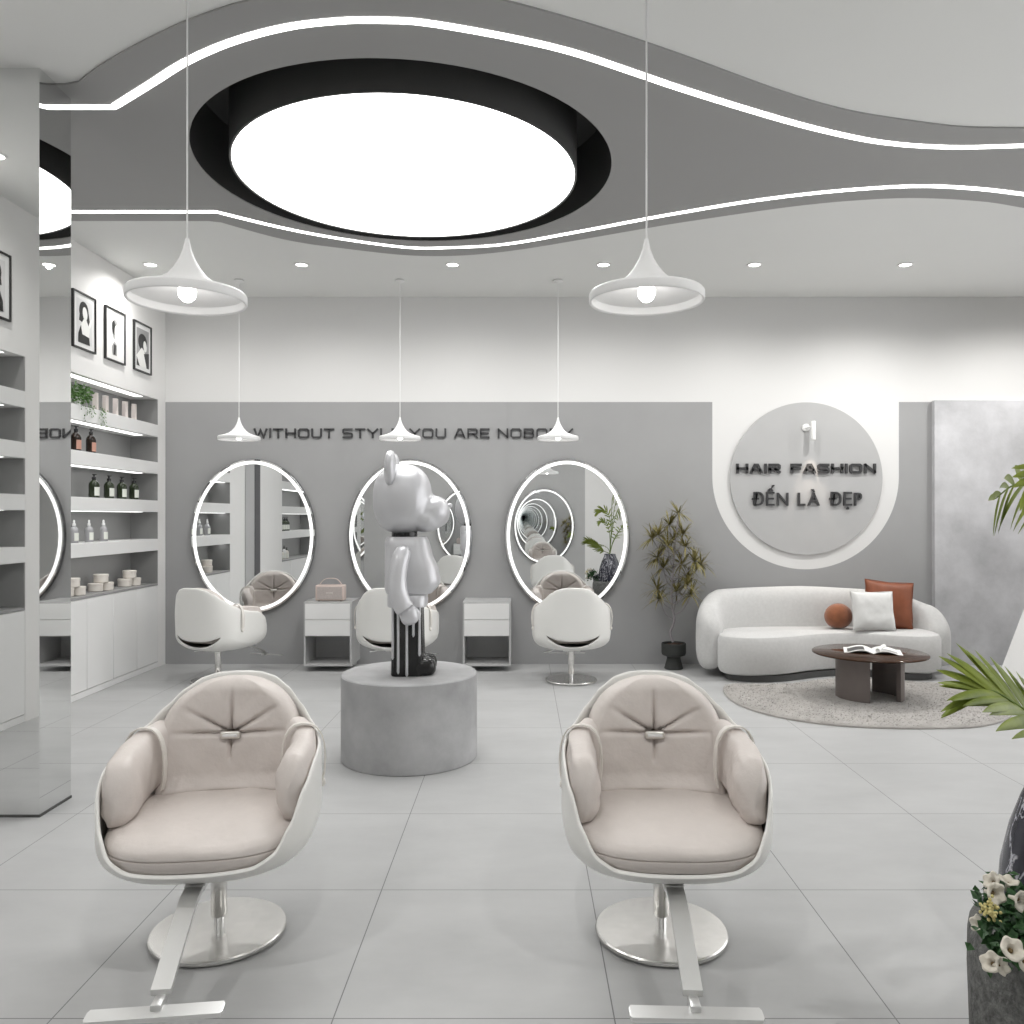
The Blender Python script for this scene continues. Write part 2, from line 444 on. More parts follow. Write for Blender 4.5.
def yat(c, x):
    for a, q in zip(c, c[1:]):
        if a.x <= x <= q.x: return a.y + (q.y - a.y) * (x - a.x) / max(1e-9, q.x - a.x)
    return c[-1].y if x > c[-1].x else c[0].y
xs = sorted(set([round(XL + (XR - XL) * i / 110, 5) for i in range(111)] + [round(LC.x + R1 * math.cos(PI * i / 48), 5) for i in range(49)]))
b = BM()
def vcol(x):
    n, f = yat(EN, x), yat(EF, x)
    k = R1 ** 2 - (x - LC.x) ** 2
    if k > -1e-4:
        h = math.sqrt(max(k, 0)); return [n, LC.y - h, LC.y + h, f]
    return [n, f]
cache = {}
def V(x, y, z):
    k = (round(x, 4), round(y, 4), round(z, 4))
    if k not in cache: cache[k] = b.verts.new((x, y, z))
    return cache[k]
def qf(*vs):
    u = []
    for v in vs:
        if v not in u: u.append(v)
    if len(u) > 2:
        try: b.faces.new(u)
        except ValueError: pass
ZT = ZC + .002
for x0, x1 in zip(xs, xs[1:]):
    if x1 - x0 < 2e-4: continue
    A, B_ = vcol(x0), vcol(x1)
    inside = abs((x0 + x1) / 2 - LC.x) < R1
    if inside:
        segs = [((A[0], A[1]), (B_[0], B_[1])), ((A[-2], A[-1]), (B_[-2], B_[-1]))]
        if len(A) == 2: segs = [((A[0], LC.y), (B_[0], B_[1])), ((LC.y, A[1]), (B_[2], B_[3]))]
        if len(B_) == 2: segs = [((A[0], A[1]), (B_[0], LC.y)), ((A[2], A[3]), (LC.y, B_[1]))]
    else: segs = [((A[0], A[-1]), (B_[0], B_[-1]))]
    for (a0, a1), (b0, b1) in segs:
        qf(V(x0, a0, ZS), V(x0, a1, ZS), V(x1, b1, ZS), V(x1, b0, ZS))
    for y0, y1 in ((A[0], B_[0]), (A[-1], B_[-1])):
        qf(V(x0, y0, ZS), V(x1, y1, ZS), V(x1, y1, ZT), V(x0, y0, ZT))
struct('ceiling_soffit', b, M['soffit'], 'wavy grey dropped ceiling band around the round lamp')
def led_run(curve, name, label):
    w = .021; rs = []
    for i, p in enumerate(curve):
        t = (curve[min(i + 1, len(curve) - 1)] - curve[max(i - 1, 0)]); t.z = 0; t.normalize()
        nrm = Vector((-t.y, t.x, 0))
        rs.append([p + nrm * w + Vector((0, 0, .004)), p + nrm * w + Vector((0, 0, -.003)), p - nrm * w + Vector((0, 0, -.003)), p - nrm * w + Vector((0, 0, .004))])
    cl = []
    for p in rs:
        if not cl or (p[0] - cl[-1][0]).length > .01: cl.append(p)
    o = ob(name, rings_mesh(BM(), cl), M['led'])
    tag(o, label, 'light strip', None)
led_run(LN, 'linear_ceiling_light', 'wavy white light line passing in front of the big round ceiling lamp')
led_run(LF, 'linear_ceiling_light', 'thinner wavy white light line passing behind the big round ceiling lamp')

# round drum lamp
t = thing('drum_ceiling_light', 'huge round glowing lamp in a black drum, recessed in the grey ceiling band', 'ceiling lamp', (LC.x, LC.y, 3.44))
ob('drum', lathe(BM(), [(R2 - .012, .012), (R2 - .012, 0), (R2, 0), (R2, .448), (0, .448)], 96), M['black'], t)
ob('diffuser', lathe(BM(), [(0, .004), (R2 - .014, .004), (R2 - .014, .02), (0, .02)], 96), M['disc'], t)

# downlights
def downlight(x, y, label, e=26, src=None):
    if src is None:
        t = thing('downlight', label, 'downlight', (x, y, ZC), 0, 'ceiling downlights')
        ob('trim_ring', lathe(BM(), [(.062, 0), (.062, -.006), (.047, -.006), (.047, 0)], 32), M['lacq'], t)
        ob('lens', lathe(BM(), [(.047, -.002), (0, -.002)], 32), M['lens'], t)
    else: t = dup(src, (x, y, ZC), 0, label)
    light('SPOT', 'downlight_beam', (x, y, ZC - .018), e, spot_size=R(158), spot_blend=1.0, shadow_soft_size=.018, color=(1, .985, .96))
    return t
names = ['downlight over the lit wall niches, nearest the left wall', 'downlight above the left oval mirror, second from the left wall', 'downlight above the gap between the middle mirror and the right oval mirror',
         'downlight beside the right front pendant shade', 'downlight above the spot before the white U shape', 'downlight at the far right, above the sofa end']
d0 = None
for i, n in enumerate(names):
    o = downlight(-3.08 + 1.252 * i, 6.76, n, (20, 22, 22, 23, 31, 50)[i], d0)
    d0 = d0 or o
downlight(-3.05, 2.88, 'downlight beside the mirror pillar, over the left wall pictures', 26, d0)
for i, x in enumerate((-2.0, -.3, 1.5)): downlight(x, 1.1, 'downlight over the ' + ('pillar side', 'middle', 'palm side')[i] + ' of the salon front, outside the photo', 34, d0)  # unseen lamps added to brighten the front of the room
downlight(4.6, 6.76, 'downlight over the concrete slab, just outside the right edge of the photo', 55, d0)  # lamp added out of view to lift the dark right end
downlight(3.9, 4.9, 'downlight over the sofa side of the salon, outside the photo', 30, d0)  # another unseen lamp, added as fill on the sofa side

# ------------------------------------------------------------------ mirror pillar
b = bx(-2.57, -2.25, 3.80, 4.065, 0, ZC)
struct('pillar', b, M['colmirror'], 'square pillar clad in mirror at the left edge')

# ------------------------------------------------------------------ wall niches and cabinets
OPEN = [(2.258, 2.495), (1.91, 2.144), (1.554, 1.80), (1.197, 1.446), (.783, 1.089)]
def shelving(y0, y1, label, label2, n_doors, dirn):
    t = thing('wall_shelving', label, 'shelving', (XL, (y0 + y1) / 2, .783), 0, 'built-in niche shelving')
    xb = -3.655
    ob('back_panel', bx(xb, xb + .012, y0 + .001, y1 - .001, .785, 2.494), M['niche'], t, True)
    ob('side_panel', bx(xb, XL - .0005, y0 + .001, y0 + .013, .785, 2.494), M['niche'], t, True)
    ob('side_panel', bx(xb, XL - .0005, y1 - .013, y1 - .001, .785, 2.494), M['niche'], t, True)
    for i in range(4):
        zt, zb = OPEN[i][0], OPEN[i + 1][1]
        s = ob('shelf', bx(xb + .012, XL + .001, y0 + .001, y1 - .001, zb, zt, .002, 1), [M['lacq']], t, True)
    for i in range(5):
        zb = OPEN[i][1]
        a, c = (y0 + .02, y1 - .20) if dirn > 0 else (y0 + .15, y1 - .02)
        ob('light_strip', bx(XL - .125, XL - .05, a, c, zb - .0025, zb - .0003), M['strip'], t, True)
    k = thing('base_cabinet', label2, 'cabinet', (XL, (y0 + y1) / 2, 0), 0, 'white base cabinets')
    ob('carcass', bx(xb, XL - .02, y0 + .002, y1 - .002, .002, .765), M['lacq'], k, True)
    ob('counter_top', bx(xb, XL, y0 + .001, y1 - .001, .765, .784), M['counter'], k, True)
    ob('plinth', bx(XL - .02, XL - .001, y0 + .002, y1 - .002, .002, .05), M['lacq'], k, True)
    w = (y1 - y0) / n_doors
    for i in range(n_doors):
        ob('door', bx(XL - .0195, XL, y0 + w * i + .0022, y0 + w * (i + 1) - .0022, .054, .762, .002, 1), M['lacq'], k, True)
shelving(*U1, 'tall white wall niches with lit shelves holding bottles and jars, near the back corner', 'long white flat-door cabinet under the lit niches with bottles', 4, 1)
shelving(*U2, 'white lit wall niches seen only in the mirror pillar and oval mirror', 'white flat-door cabinet seen only in the mirror pillar', 4, -1)

XI = -3.50
def shelf_y(px, X=XI): return -X * F / (CX - px)
def bottle(name, body, label_m, group, cat, labeltext, h=.2, r=.036):
    t = thing(name, labeltext, cat, (0, 0, 0), 0, group)
    ob('body', lathe(BM(), [(0, 0), (r - .003, 0), (r, .004), (r, h * .52), (r * .93, h * .60), (r * .62, h * .68), (r * .36, h * .72), (r * .36, h * .76), (0, h * .76)], 28), body, t)
    l = BM(); N = 12; a0 = -1.0
    ri = [[Vector((rr * math.cos(a0 + 2.0 * i / N), rr * math.sin(a0 + 2.0 * i / N), z)) for i in range(N + 1)] for rr, z in ((r + .0008, h * .1), (r + .0008, h * .44))]
    rings_mesh(l, ri, closed=False, cap=False)
    lo = ob('label', l, label_m, t)
    return t
def pump(t, h, r, m):
    b = BM()
    lathe(b, [(0, h * .74), (r * .42, h * .74), (r * .42, h * .84), (r * .16, h * .85), (r * .16, h * .92), (r * .34, h * .925), (r * .34, h * .96), (0, h * .965)], 18)
    box(b, -.002, r * .55, -r * .13, r * .13, h * .93, h * .96, .001, 1)
    ob('pump_cap', b, m, t)
def dropper(t, h, r, m):
    b = BM(); lathe(b, [(0, h * .74), (r * .42, h * .74), (r * .42, h * .84), (r * .25, h * .86), (r * .27, h * .95), (r * .15, h), (0, h)], 18)
    ob('dropper_cap', b, m, t)
ords = ['nearest the pillar', 'second from the pillar', 'third from the pillar', 'farthest from the pillar']
# second niche: amber
g = bottle('shampoo_bottle', M['amber'], M['pinklabel'], 'dark amber pump bottles', 'bottle', 'dark amber pump bottle with pink label, nearer the mirror pillar', .215, .037); pump(g, .215, .037, M['blackpl'])
g.location = (XI, shelf_y(76), 1.91)
dup(g, (XI, shelf_y(91), 1.91), .1, 'dark amber pump bottle with pink label, beside the empty part of its niche')
# third niche: green
g0 = bottle('lotion_bottle', M['green'], M['label'], 'dark green pump bottles', 'bottle', 'dark green pump bottle with white label, nearest the mirror pillar in its row of four', .205, .04); pump(g0, .205, .04, M['blackpl'])
g0.location = (XI, shelf_y(94), 1.554)
for i, p in enumerate((109, 121.7, 134)):
    dup(g0, (XI, shelf_y(p), 1.554), 0, 'dark green pump bottle with white label, %s in its row' % ('second from the mirror pillar', 'third from the mirror pillar', 'nearest the back wall')[i])
# fourth niche: clear droppers
g1 = bottle('dropper_bottle', M['clear'], M['label'], 'clear dropper bottles', 'bottle', 'clear dropper bottle with white label, half hidden by the mirror pillar', .18, .032); dropper(g1, .18, .032, M['lacq'])
g1.location = (XI, shelf_y(74), 1.197)
dup(g1, (XI, shelf_y(89), 1.197), 0, 'clear dropper bottle with white label, middle of its row of three')
dup(g1, (XI, shelf_y(103.5), 1.197), 0, 'clear dropper bottle with white label, nearest the back wall of its row of three')
# first niche: cartons
for i, p in enumerate((95.5, 105.5, 115.5, 125, 134)):
    y = shelf_y(p, -3.47)
    o = thing('carton', 'tall blush carton on the top shelf, ' + ('beside the trailing ivy', 'second from the ivy', 'middle of its row of five', 'fourth from the ivy', 'last of the row towards the back wall')[i], 'carton', (-3.47, y, 2.258), .15 * (-1) ** i, 'blush cartons on the top shelf')
    ob('carton_body', bx(-.018, .018, -.018, .018, 0, .135, .002, 1), M['pinkbox'], o)
    ob('flap', bx(-.0175, .0175, -.0175, .0175, .1352, .152, .002, 1), M['pinkbox'], o)
# ivy
iv = thing('ivy_plant', 'small bushy green ivy trailing over the edge of the top shelf', 'plant', (-3.47, 6.32, 2.258))
ob('pot', lathe(BM(), [(0, 0), (.04, 0), (.052, .07), (.046, .07), (.04, .055), (0, .055)], 24), M['lacq'], iv)
def leaf_quad(bm, p, d, n, L, W):
    d = d.normalized(); s = d.cross(n)
    s = s.normalized() if s.length > 1e-4 else Vector((1, 0, 0))
    nn = s.cross(d)
    a = bm.verts.new(p); c = bm.verts.new(p + d * L); m = bm.verts.new(p + d * L * .45 - nn * W * .12)
    l = bm.verts.new(p + d * L * .4 + s * W * .5 + nn * W * .1); r_ = bm.verts.new(p + d * L * .4 - s * W * .5 + nn * W * .1)
    bm.faces.new((a, m, l)); bm.faces.new((m, c, l)); bm.faces.new((a, r_, m)); bm.faces.new((m, r_, c))
def rv(): return Vector((random.uniform(-1, 1), random.uniform(-1, 1), random.uniform(-1, 1)))
b = BM()
for i in range(420):
    q = rv()
    while q.length > 1: q = rv()
    p = Vector((.03 + q.x * .07, q.y * .17, .10 + q.z * .085))
    leaf_quad(b, p, rv() + Vector((.4, 0, -.2)), rv(), random.uniform(.018, .032), random.uniform(.014, .024))
for s in range(11):
    y = random.uniform(-.12, .32); l = random.uniform(.04, .2)
    for i in range(int(l / .015)):
        leaf_quad(b, Vector((.085 + random.uniform(-.006, .012), y + random.uniform(-.015, .015), .02 - i * .015)), rv() + Vector((.5, 0, -1)), Vector((1, 0, 0)) + rv() * .4, .02, .015)
fo = ob('foliage', b, M['ivy'], iv); fo['kind'] = 'stuff'
# jars
def jar_proto():
    t = thing('cream_jar', 'x', 'jar', (0, 0, 0), 0, 'stacked cream jars')
    ob('jar_body', lathe(BM(), [(0, 0), (.050, 0), (.056, .006), (.056, .047), (0, .047)], 32), M['jar'], t)
    ob('lid', lathe(BM(), [(0, .048), (.058, .048), (.0585, .051), (.0585, .066), (.055, .07), (0, .07)], 32), M['jar'], t)
    return t
jp = None
for k, (p, who) in enumerate(((72, 'pile beside the mirror pillar'), (101, 'middle pile on the counter'), (129.5, 'pile nearest the back wall'))):
    y = shelf_y(p, -3.51)
    for dx, dy, dz, w in ((-.016, -.058, 0, 'left bottom jar of the '), (.014, .058, 0, 'right bottom jar of the '), (0, 0, .0702, 'top jar of the ')):
        lab = 'round cream jar, ' + w + who
        if jp is None: jp = jar_proto(); jp.location = (-3.51 + dx, y + dy, .784 + dz); jp['label'] = lab
        else: dup(jp, (-3.51 + dx, y + dy, .784 + dz), 0, lab)
# mirrored unit contents
for i in range(4):
    o = dup(g0, (XI, 3.30 + .11 * i, 1.197), 0, 'dark pump bottle seen in the left oval mirror on the near shelving', 'dark bottles on the near shelving')
for i, (dy, m_, hh) in enumerate(((0, M['jar'], .17), (.12, M['lacq'], .2), (.24, M['jar'], .15))):
    o = bottle('cosmetic_bottle', m_, M['label'], 'cosmetic bottles on the near counter', 'bottle', ('beige', 'tall white', 'short cream')[i] + ' bottle seen in the left oval mirror on the near counter', hh, .035)
    pump(o, hh, .035, M['blackpl']); o.location = (XI, 3.32 + dy, .784)

# portraits
def portrait(y, variant, label):
    t = thing('framed_portrait', label, 'picture', (XL, y, 2.907), 0, 'framed portraits')
    w, h = .165, .218
    b = BM()
    for (a0, a1, c0, c1) in ((-w, w, h - .012, h), (-w, w, -h, -h + .012), (-w, -w + .012, -h + .012, h - .012), (w - .012, w, -h + .012, h - .012)):
        box(b, .001, .02, a0, a1, c0, c1)
    ob('frame', b, M['frame'], t)
    ob('mat_board', bx(.001, .010, -w + .012, w - .012, -h + .012, h - .012), M['lacq'], t)
    # print: layered flat shapes, slots 0 light 1 mid 2 black 3 white
    b = BM(); lay = [0]
    def poly(pts, mi):
        lay[0] += 1; x = .0105 + lay[0] * .0004
        f = b.faces.new([b.verts.new((x, p[0], p[1])) for p in pts]); f.material_index = mi
    def ell(cy, cz, ry, rz, mi, tilt=0, n=22):
        poly([(cy + ry * math.cos(a) * math.cos(tilt) - rz * math.sin(a) * math.sin(tilt), cz + ry * math.cos(a) * math.sin(tilt) + rz * math.sin(a) * math.cos(tilt)) for a in [2 * PI * i / n for i in range(n)]], mi)
    if variant == 0:
        poly([(-.11, -.17), (.115, -.17), (.115, .165), (-.11, .165)], 0)
        ell(-.005, .08, .068, .075, 2); poly([(-.06, .09), (-.075, .0), (-.02, -.01), (.06, -.02), (.085, .0), (.06, .09)], 2)
        ell(.01, .065, .034, .052, 3, .2); poly([(-.01, .02), (.03, .02), (.08, -.05), (.06, -.13), (-.05, -.13), (-.06, -.04)], 3)
        poly([(-.05, -.03), (-.03, -.1), (.07, -.11), (.08, -.17), (-.09, -.17), (-.085, -.1)], 2); ell(.085, .0, .016, .05, 3, -.5)
    elif variant == 1:
        poly([(-.14, -.19), (.14, -.19), (.14, .19), (-.14, .19)], 3)
        ell(0, .05, .055, .085, 1); ell(-.02, .06, .035, .06, 2, .2); ell(.018, .035, .03, .06, 3, -.1)
        poly([(-.01, -.01), (.025, -.02), (.03, -.08), (-.02, -.08)], 0); poly([(-.06, -.10), (-.02, -.05), (.03, -.08), (.025, -.165), (-.045, -.165)], 1); poly([(-.03, -.07), (.01, -.08), (0, -.16), (-.03, -.16)], 2)
    else:
        poly([(-.115, -.17), (.12, -.17), (.12, .165), (-.115, .165)], 1)
        ell(0, .05, .085, .075, 2); ell(.045, .02, .032, .05, 3, .2); poly([(-.02, 0), (.03, -.02), (.06, -.1), (.07, -.17), (-.115, -.17), (-.115, -.08)], 3)
        poly([(.02, -.05), (.12, -.03), (.12, -.17), (.075, -.17)], 2); poly([(-.115, -.09), (-.06, -.17), (-.115, -.17)], 2)
    ob('print', b, [M['printlight'], M['midgrey'], M['frame'], M['paper']], t)
portrait(6.30, 0, 'black-framed portrait of a bare-shouldered person with bobbed dark hair, nearest the pillar')
portrait(6.78, 1, 'black-framed pale portrait of a light-haired person, middle one of three')
portrait(7.27, 2, 'black-framed portrait of a curly dark-haired person, nearest the back corner')
portrait(2.375, 0, 'black-framed portrait seen in the front face of the mirror pillar')

# ------------------------------------------------------------------ back wall dressing
st = struct('wall_slab', bx(3.90, XR, YB - .06, YB, 0, 2.505, .003, 1), M['concrete'], 'mottled grey concrete wall slab at the right')
rp = ob('round_wall_panel', lathe(BM(), [(0, 0), (.715, 0), (.724, .004), (.724, .02), (0, .02)], 96), M['discpanel'])
rp.rotation_euler = (PI / 2, 0, 0); rp.location = (UX, YB, 1.765); ROOT[rp] = Vector()
tag(rp, 'light grey round panel inside the white U, behind the dark sign letters', 'wall panel')

GL = {
 'A': [[(0, 0), (.36, 1), (.64, 1), (1, 0)], [(.16, .3), (.84, .3)]],
 'B': [[(0, 0), (0, 1), (.86, 1), (.98, .88), (.98, .65), (.86, .53), (0, .53)], [(.86, .53), (1, .41), (1, .12), (.88, 0), (0, 0)]],
 'D': [[(0, 0), (0, 1), (.86, 1), (1, .84), (1, .16), (.86, 0), (0, 0)]],
 'E': [[(1, 1), (0, 1), (0, 0), (1, 0)], [(0, .5), (.9, .5)]],
 'F': [[(1, 1), (0, 1), (0, 0)], [(0, .48), (.9, .48)]],
 'H': [[(0, 0), (0, 1)], [(1, 0), (1, 1)], [(0, .5), (1, .5)]],
 'I': [[(.5, 0), (.5, 1)]],
 'L': [[(0, 1), (0, 0), (1, 0)]],
 'N': [[(0, 0), (0, 1)], [(1, 0), (1, 1)], [(.03, .97), (.97, .03)]],
 'O': [[(.13, 0), (.87, 0), (1, .15), (1, .85), (.87, 1), (.13, 1), (0, .85), (0, .15), (.13, 0)]],
 'R': [[(0, 0), (0, 1), (.86, 1), (1, .87), (1, .55), (.86, .4), (0, .4)], [(.55, .4), (1, 0)]],
 'S': [[(.97, 1), (.10, 1), (0, .9), (0, .6), (.10, .5), (.90, .5), (1, .4), (1, .1), (.90, 0), (.03, 0)]],
 'T': [[(0, 1), (1, 1)], [(.5, 1), (.5, 0)]],
 'U': [[(0, 1), (0, .15), (.13, 0), (.87, 0), (1, .15), (1, 1)]],
 'W': [[(0, 1), (.24, 0), (.5, .9), (.76, 0), (1, 1)]],
 'Y': [[(0, 1), (.5, .45), (1, 1)], [(.5, .45), (.5, 0)]],
}
WD = {'I': .0, 'W': 1.75, 'O': 1.4, 'N': 1.3, 'A': 1.35, 'L': 1.1, 'E': 1.15, 'F': 1.15, 'T': 1.25, 'Y': 1.35}
def ribbon(bm, pts, w, y0, y1):
    P = [Vector((p[0], p[1])) for p in pts]; n = len(P); cl = (P[0] - P[-1]).length < 1e-6
    if cl: P = P[:-1]; n -= 1
    L, Rr = [], []
    for i in range(n):
        if cl: a, c = P[i - 1], P[(i + 1) % n]
        else: a, c = P[max(i - 1, 0)], P[min(i + 1, n - 1)]
        p = P[i]
        d1 = (p - a).normalized() if (p - a).length > 1e-6 else None
        d2 = (c - p).normalized() if (c - p).length > 1e-6 else None
        if d1 is None: d1 = d2
        if d2 is None: d2 = d1
        n1, n2 = Vector((-d1.y, d1.x)), Vector((-d2.y, d2.x))
        m = (n1 + n2).normalized(); k = min(1 / max(.35, m.dot(n1)), 2.2) * w / 2
        e = Vector((0, 0))
        if not cl and i == 0: e = -d2 * w / 2
        if not cl and i == n - 1: e = d1 * w / 2
        L.append(p + m * k + e); Rr.append(p - m * k + e)
    rs = [[Vector((l.x, y0, l.y)), Vector((l.x, y1, l.y)), Vector((r.x, y1, r.y)), Vector((r.x, y0, r.y))] for l, r in zip(L, Rr)]
    rings_mesh(bm, rs, loop=cl)
def lettering(t, text, x0, x1, z, h, w, depth, gap=.42, space=.85):
    adv = []; tot = 0
    for ch in text:
        a = space if ch == ' ' else WD.get(ch, 1.3); adv.append(a); tot += a + gap
    tot -= gap
    sc = (x1 - x0 - w) / tot; x = x0 + w / 2
    for ch, a in zip(text, adv):
        if ch != ' ':
            b = BM()
            for pl in GL[ch]:
                ribbon(b, [((p[0] - (.5 if ch == 'I' else 0)) * (a if ch != 'I' else 1) * sc if ch != 'I' else 0, w / 2 + p[1] * (h - w)) for p in pl], w, -depth, 0)
            for v in b.verts: v.co += Vector((x, 0, z))
            ob('letter', b, M['letter'], t, world=False)
        x += (a + gap) * sc
    return t
def wx(px, d=YB): return (px - CX) * d / F
def wz(py, d=YB): return H - (py - CY) * d / F
t = thing('wall_slogan', 'long line of dark raised capitals WITHOUT STYLE YOU ARE NOBODY above the oval mirrors', 'lettering', (0, YB, 0))
lettering(t, 'WITHOUT STYLE YOU ARE NOBODY', wx(254), wx(573), wz(438.2), .092, .0155, .016, gap=.55, space=.35)
YP = YB - .02
t = thing('sign_lettering', 'dark raised capitals HAIR FASHION on the round panel', 'lettering', (0, YP, 0))
lettering(t, 'HAIR FASHION', wx(735.5), wx(874.5), wz(473.5), .092, .0235, .02, gap=.6, space=.55)
t = thing('sign_lettering', 'dark raised letters ĐẾN LÀ ĐẸP under HAIR FASHION on the round panel', 'lettering', (0, YP, 0))
def font_letters(t, text, x0, x1, z, caph, depth):
    info = []
    for ch in text:
        if ch == ' ': info.append(None); continue
        cu = bpy.data.curves.new('f', 'FONT'); cu.body = ch; cu.size = 1; cu.extrude = .09; cu.offset = .009; cu.resolution_u = 4
        o = bpy.data.objects.new('f', cu); COL.objects.link(o)
        bpy.context.view_layer.update()
        me = bpy.data.meshes.new_from_object(o.evaluated_get(bpy.context.evaluated_depsgraph_get()))
        bpy.data.objects.remove(o); bpy.data.curves.remove(cu)
        xs_ = [v.co.x for v in me.vertices]; info.append((me, min(xs_), max(xs_)))
    gap = .13; tot = sum((.42 if i is None else i[2] - i[1] + gap) for i in info) - gap
    sx = (x1 - x0) / tot; sz = caph / .74; x = x0
    for i in info:
        if i is None: x += .42 * sx; continue
        me, a, c = i
        for v in me.vertices: v.co = Vector((x + (v.co.x - a) * sx, -depth / 2 - v.co.z / .09 * depth / 2, z + v.co.y * sz))
        me.name = 'letter'; me.materials.append(M['letter'])
        o = link(bpy.data.objects.new('letter', me)); o.parent = t
        x += (c - a + gap) * sx
font_letters(t, 'ĐẾN LÀ ĐẸP', wx(751), wx(860.5), wz(505.5), .13, .022)

# sconce
t = thing('wall_spotlight', 'small white cylinder spotlight on the round panel above HAIR FASHION', 'wall lamp', (wx(805), YP, wz(428)))
b = BM(); lathe(b, [(0, 0), (.036, 0), (.036, .012), (.03, .016), (0, .016)], 28)
for v in b.verts: v.co = Vector((v.co.x, -v.co.z, v.co.y))
ob('mount', b, M['sign'], t)
ob('arm', tube(BM(), [(0, -.014, 0), (.02, -.06, 0), (.04, -.075, .0)], .007, 8), M['sign'], t)
ob('lamp_head', lathe(BM(), [(.0, .055), (.02, .055), (.023, .05), (.023, -.12), (.019, -.12), (.019, -.1), (0, -.1)], 24, (.044, -.075, 0)), M['sign'], t)
light('SPOT', 'wall_spot_beam', (.044, -.085, -.125), 7.0, t, spot_size=R(52), spot_blend=.7, shadow_soft_size=.018, color=(1, .84, .70))

# oval mirrors
MA, MBz = .588, .727
def oval(a, b_, n=96): return [(a * math.cos(2 * PI * i / n), b_ * math.sin(2 * PI * i / n)) for i in range(n)]
def mirror_proto(label):
    t = thing('oval_mirror', label, 'mirror', (0, 0, 0), 0, 'oval mirrors with light rings')
    D = .045
    def ell(b, s0, y0, s1, y1, mi=0): pass
    O = lambda s, y: [Vector((p[0], y, p[1])) for p in oval(MA - s, MBz - s)]
    ob('backing', rings_mesh(BM(), [O(0, 0), O(0, -D + .002), O(.006, -D + .002)], cap=True), M['rim'], t)
    ob('mirror_glass', rings_mesh(BM(), [O(.003, -D + .0015), O(.003, -D), O(.0035, -D - .0002)], cap=True), M['mirror'], t, sharp=1)
    ob('light_ring', rings_mesh(BM(), [O(.018, -D - .0005), O(.018, -D - .004), O(.048, -D - .004), O(.048, -D - .0005)], loop=True), M['ring'], t)
    return t
MZ = 1.222
m1 = mirror_proto('oval mirror with white light ring nearest the lit niches, behind the left chair'); m1.location = (-2.546, YB, MZ)
dup(m1, (-1.063, YB, MZ), 0, 'oval mirror with white light ring behind the silver bear sculpture')
dup(m1, (.425, YB, MZ), 0, 'oval mirror with white light ring nearest the sofa, showing endless reflections')
for x, n in ((-1.063, 'middle'), (.425, 'right')):
    dup(m1, (x, YF, MZ), PI, 'facing oval mirror on the wall behind the camera, seen only in the %s mirror' % n)

# station cabinets
def station(x0, label, src=None):
    if src: return dup(src, (x0, 0, 0), 0, label)
    t = thing('station_cabinet', label, 'cabinet', (0, 0, 0), 0, 'station cabinets between the mirrors')
    W, y0, y1, z0, z1 = .433, 7.372, YB - .002, .05, .632
    for a in (0, W - .016): ob('side_panel', bx(a, a + .016, y0, y1, z0, z1), M['carcass'], t)
    ob('top_panel', bx(.016, W - .016, y0 + .004, y1, z1 - .016, z1 - .0005), M['carcass'], t)
    ob('bottom_panel', bx(.016, W - .016, y0, y1, z0, z0 + .018), M['carcass'], t)
    ob('middle_panel', bx(.016, W - .016, y0 + .004, y1, .318, .332), M['carcass'], t)
    ob('back_panel', bx(.016, W - .016, y1 - .012, y1, z0 + .018, z1 - .016), M['carcass'], t)
    ob('drawer', bx(.014, W - .014, y0 - .008, y0 + .30, .472, .615, .002, 1), M['lacq'], t)
    ob('drawer', bx(.014, W - .014, y0 - .008, y0 + .30, .325, .468, .002, 1), M['lacq'], t)
    ob('plinth', bx(.03, W - .03, y0 + .27, y1, 0.001, z0), M['carcass'], t)
    t.location = (x0, 0, 0)
    return t
sc = station(-1.975, 'grey and white two-drawer cabinet with a blush radio on top')
station(-.536, 'grey and white two-drawer cabinet with nothing on top, right of the sculpture', sc)
# radio
t = thing('retro_radio', 'small blush box radio with an arched handle on the left drawer cabinet', 'radio', ((330.8 - CX) * 7.47 / F, 7.47, .632))
ob('case', bx(-.132, .132, -.05, .06, .004, .148, .014, 3), M['blush'], t)
ob('speaker_grille', bx(-.113, .113, -.0535, -.049, .02, .132, .002, 1), M['blushg'], t)
ob('badge', bx(-.03, .03, -.056, -.0534, .072, .08, .001, 1), M['plate'], t)
b = BM(); ap = [Vector((-.105 + .21 * i / 16, 0, .14 + .066 * (1 - abs(-1 + i / 8) ** 3.2))) for i in range(17)]
rings_mesh(b, [[p + Vector((0, -.014, -.003)), p + Vector((0, .014, -.003)), p + Vector((0, .014, .003)), p + Vector((0, -.014, .003))] for p in ap])
ob('handle', b, M['blush'], t)
b = BM()
for x in (-.1, .1):
    for y in (-.03, .04): lathe(b, [(0, 0), (.01, 0), (.01, .006), (0, .006)], 10, (x, y, 0))
ob('feet', b, M['blackpl'], t)

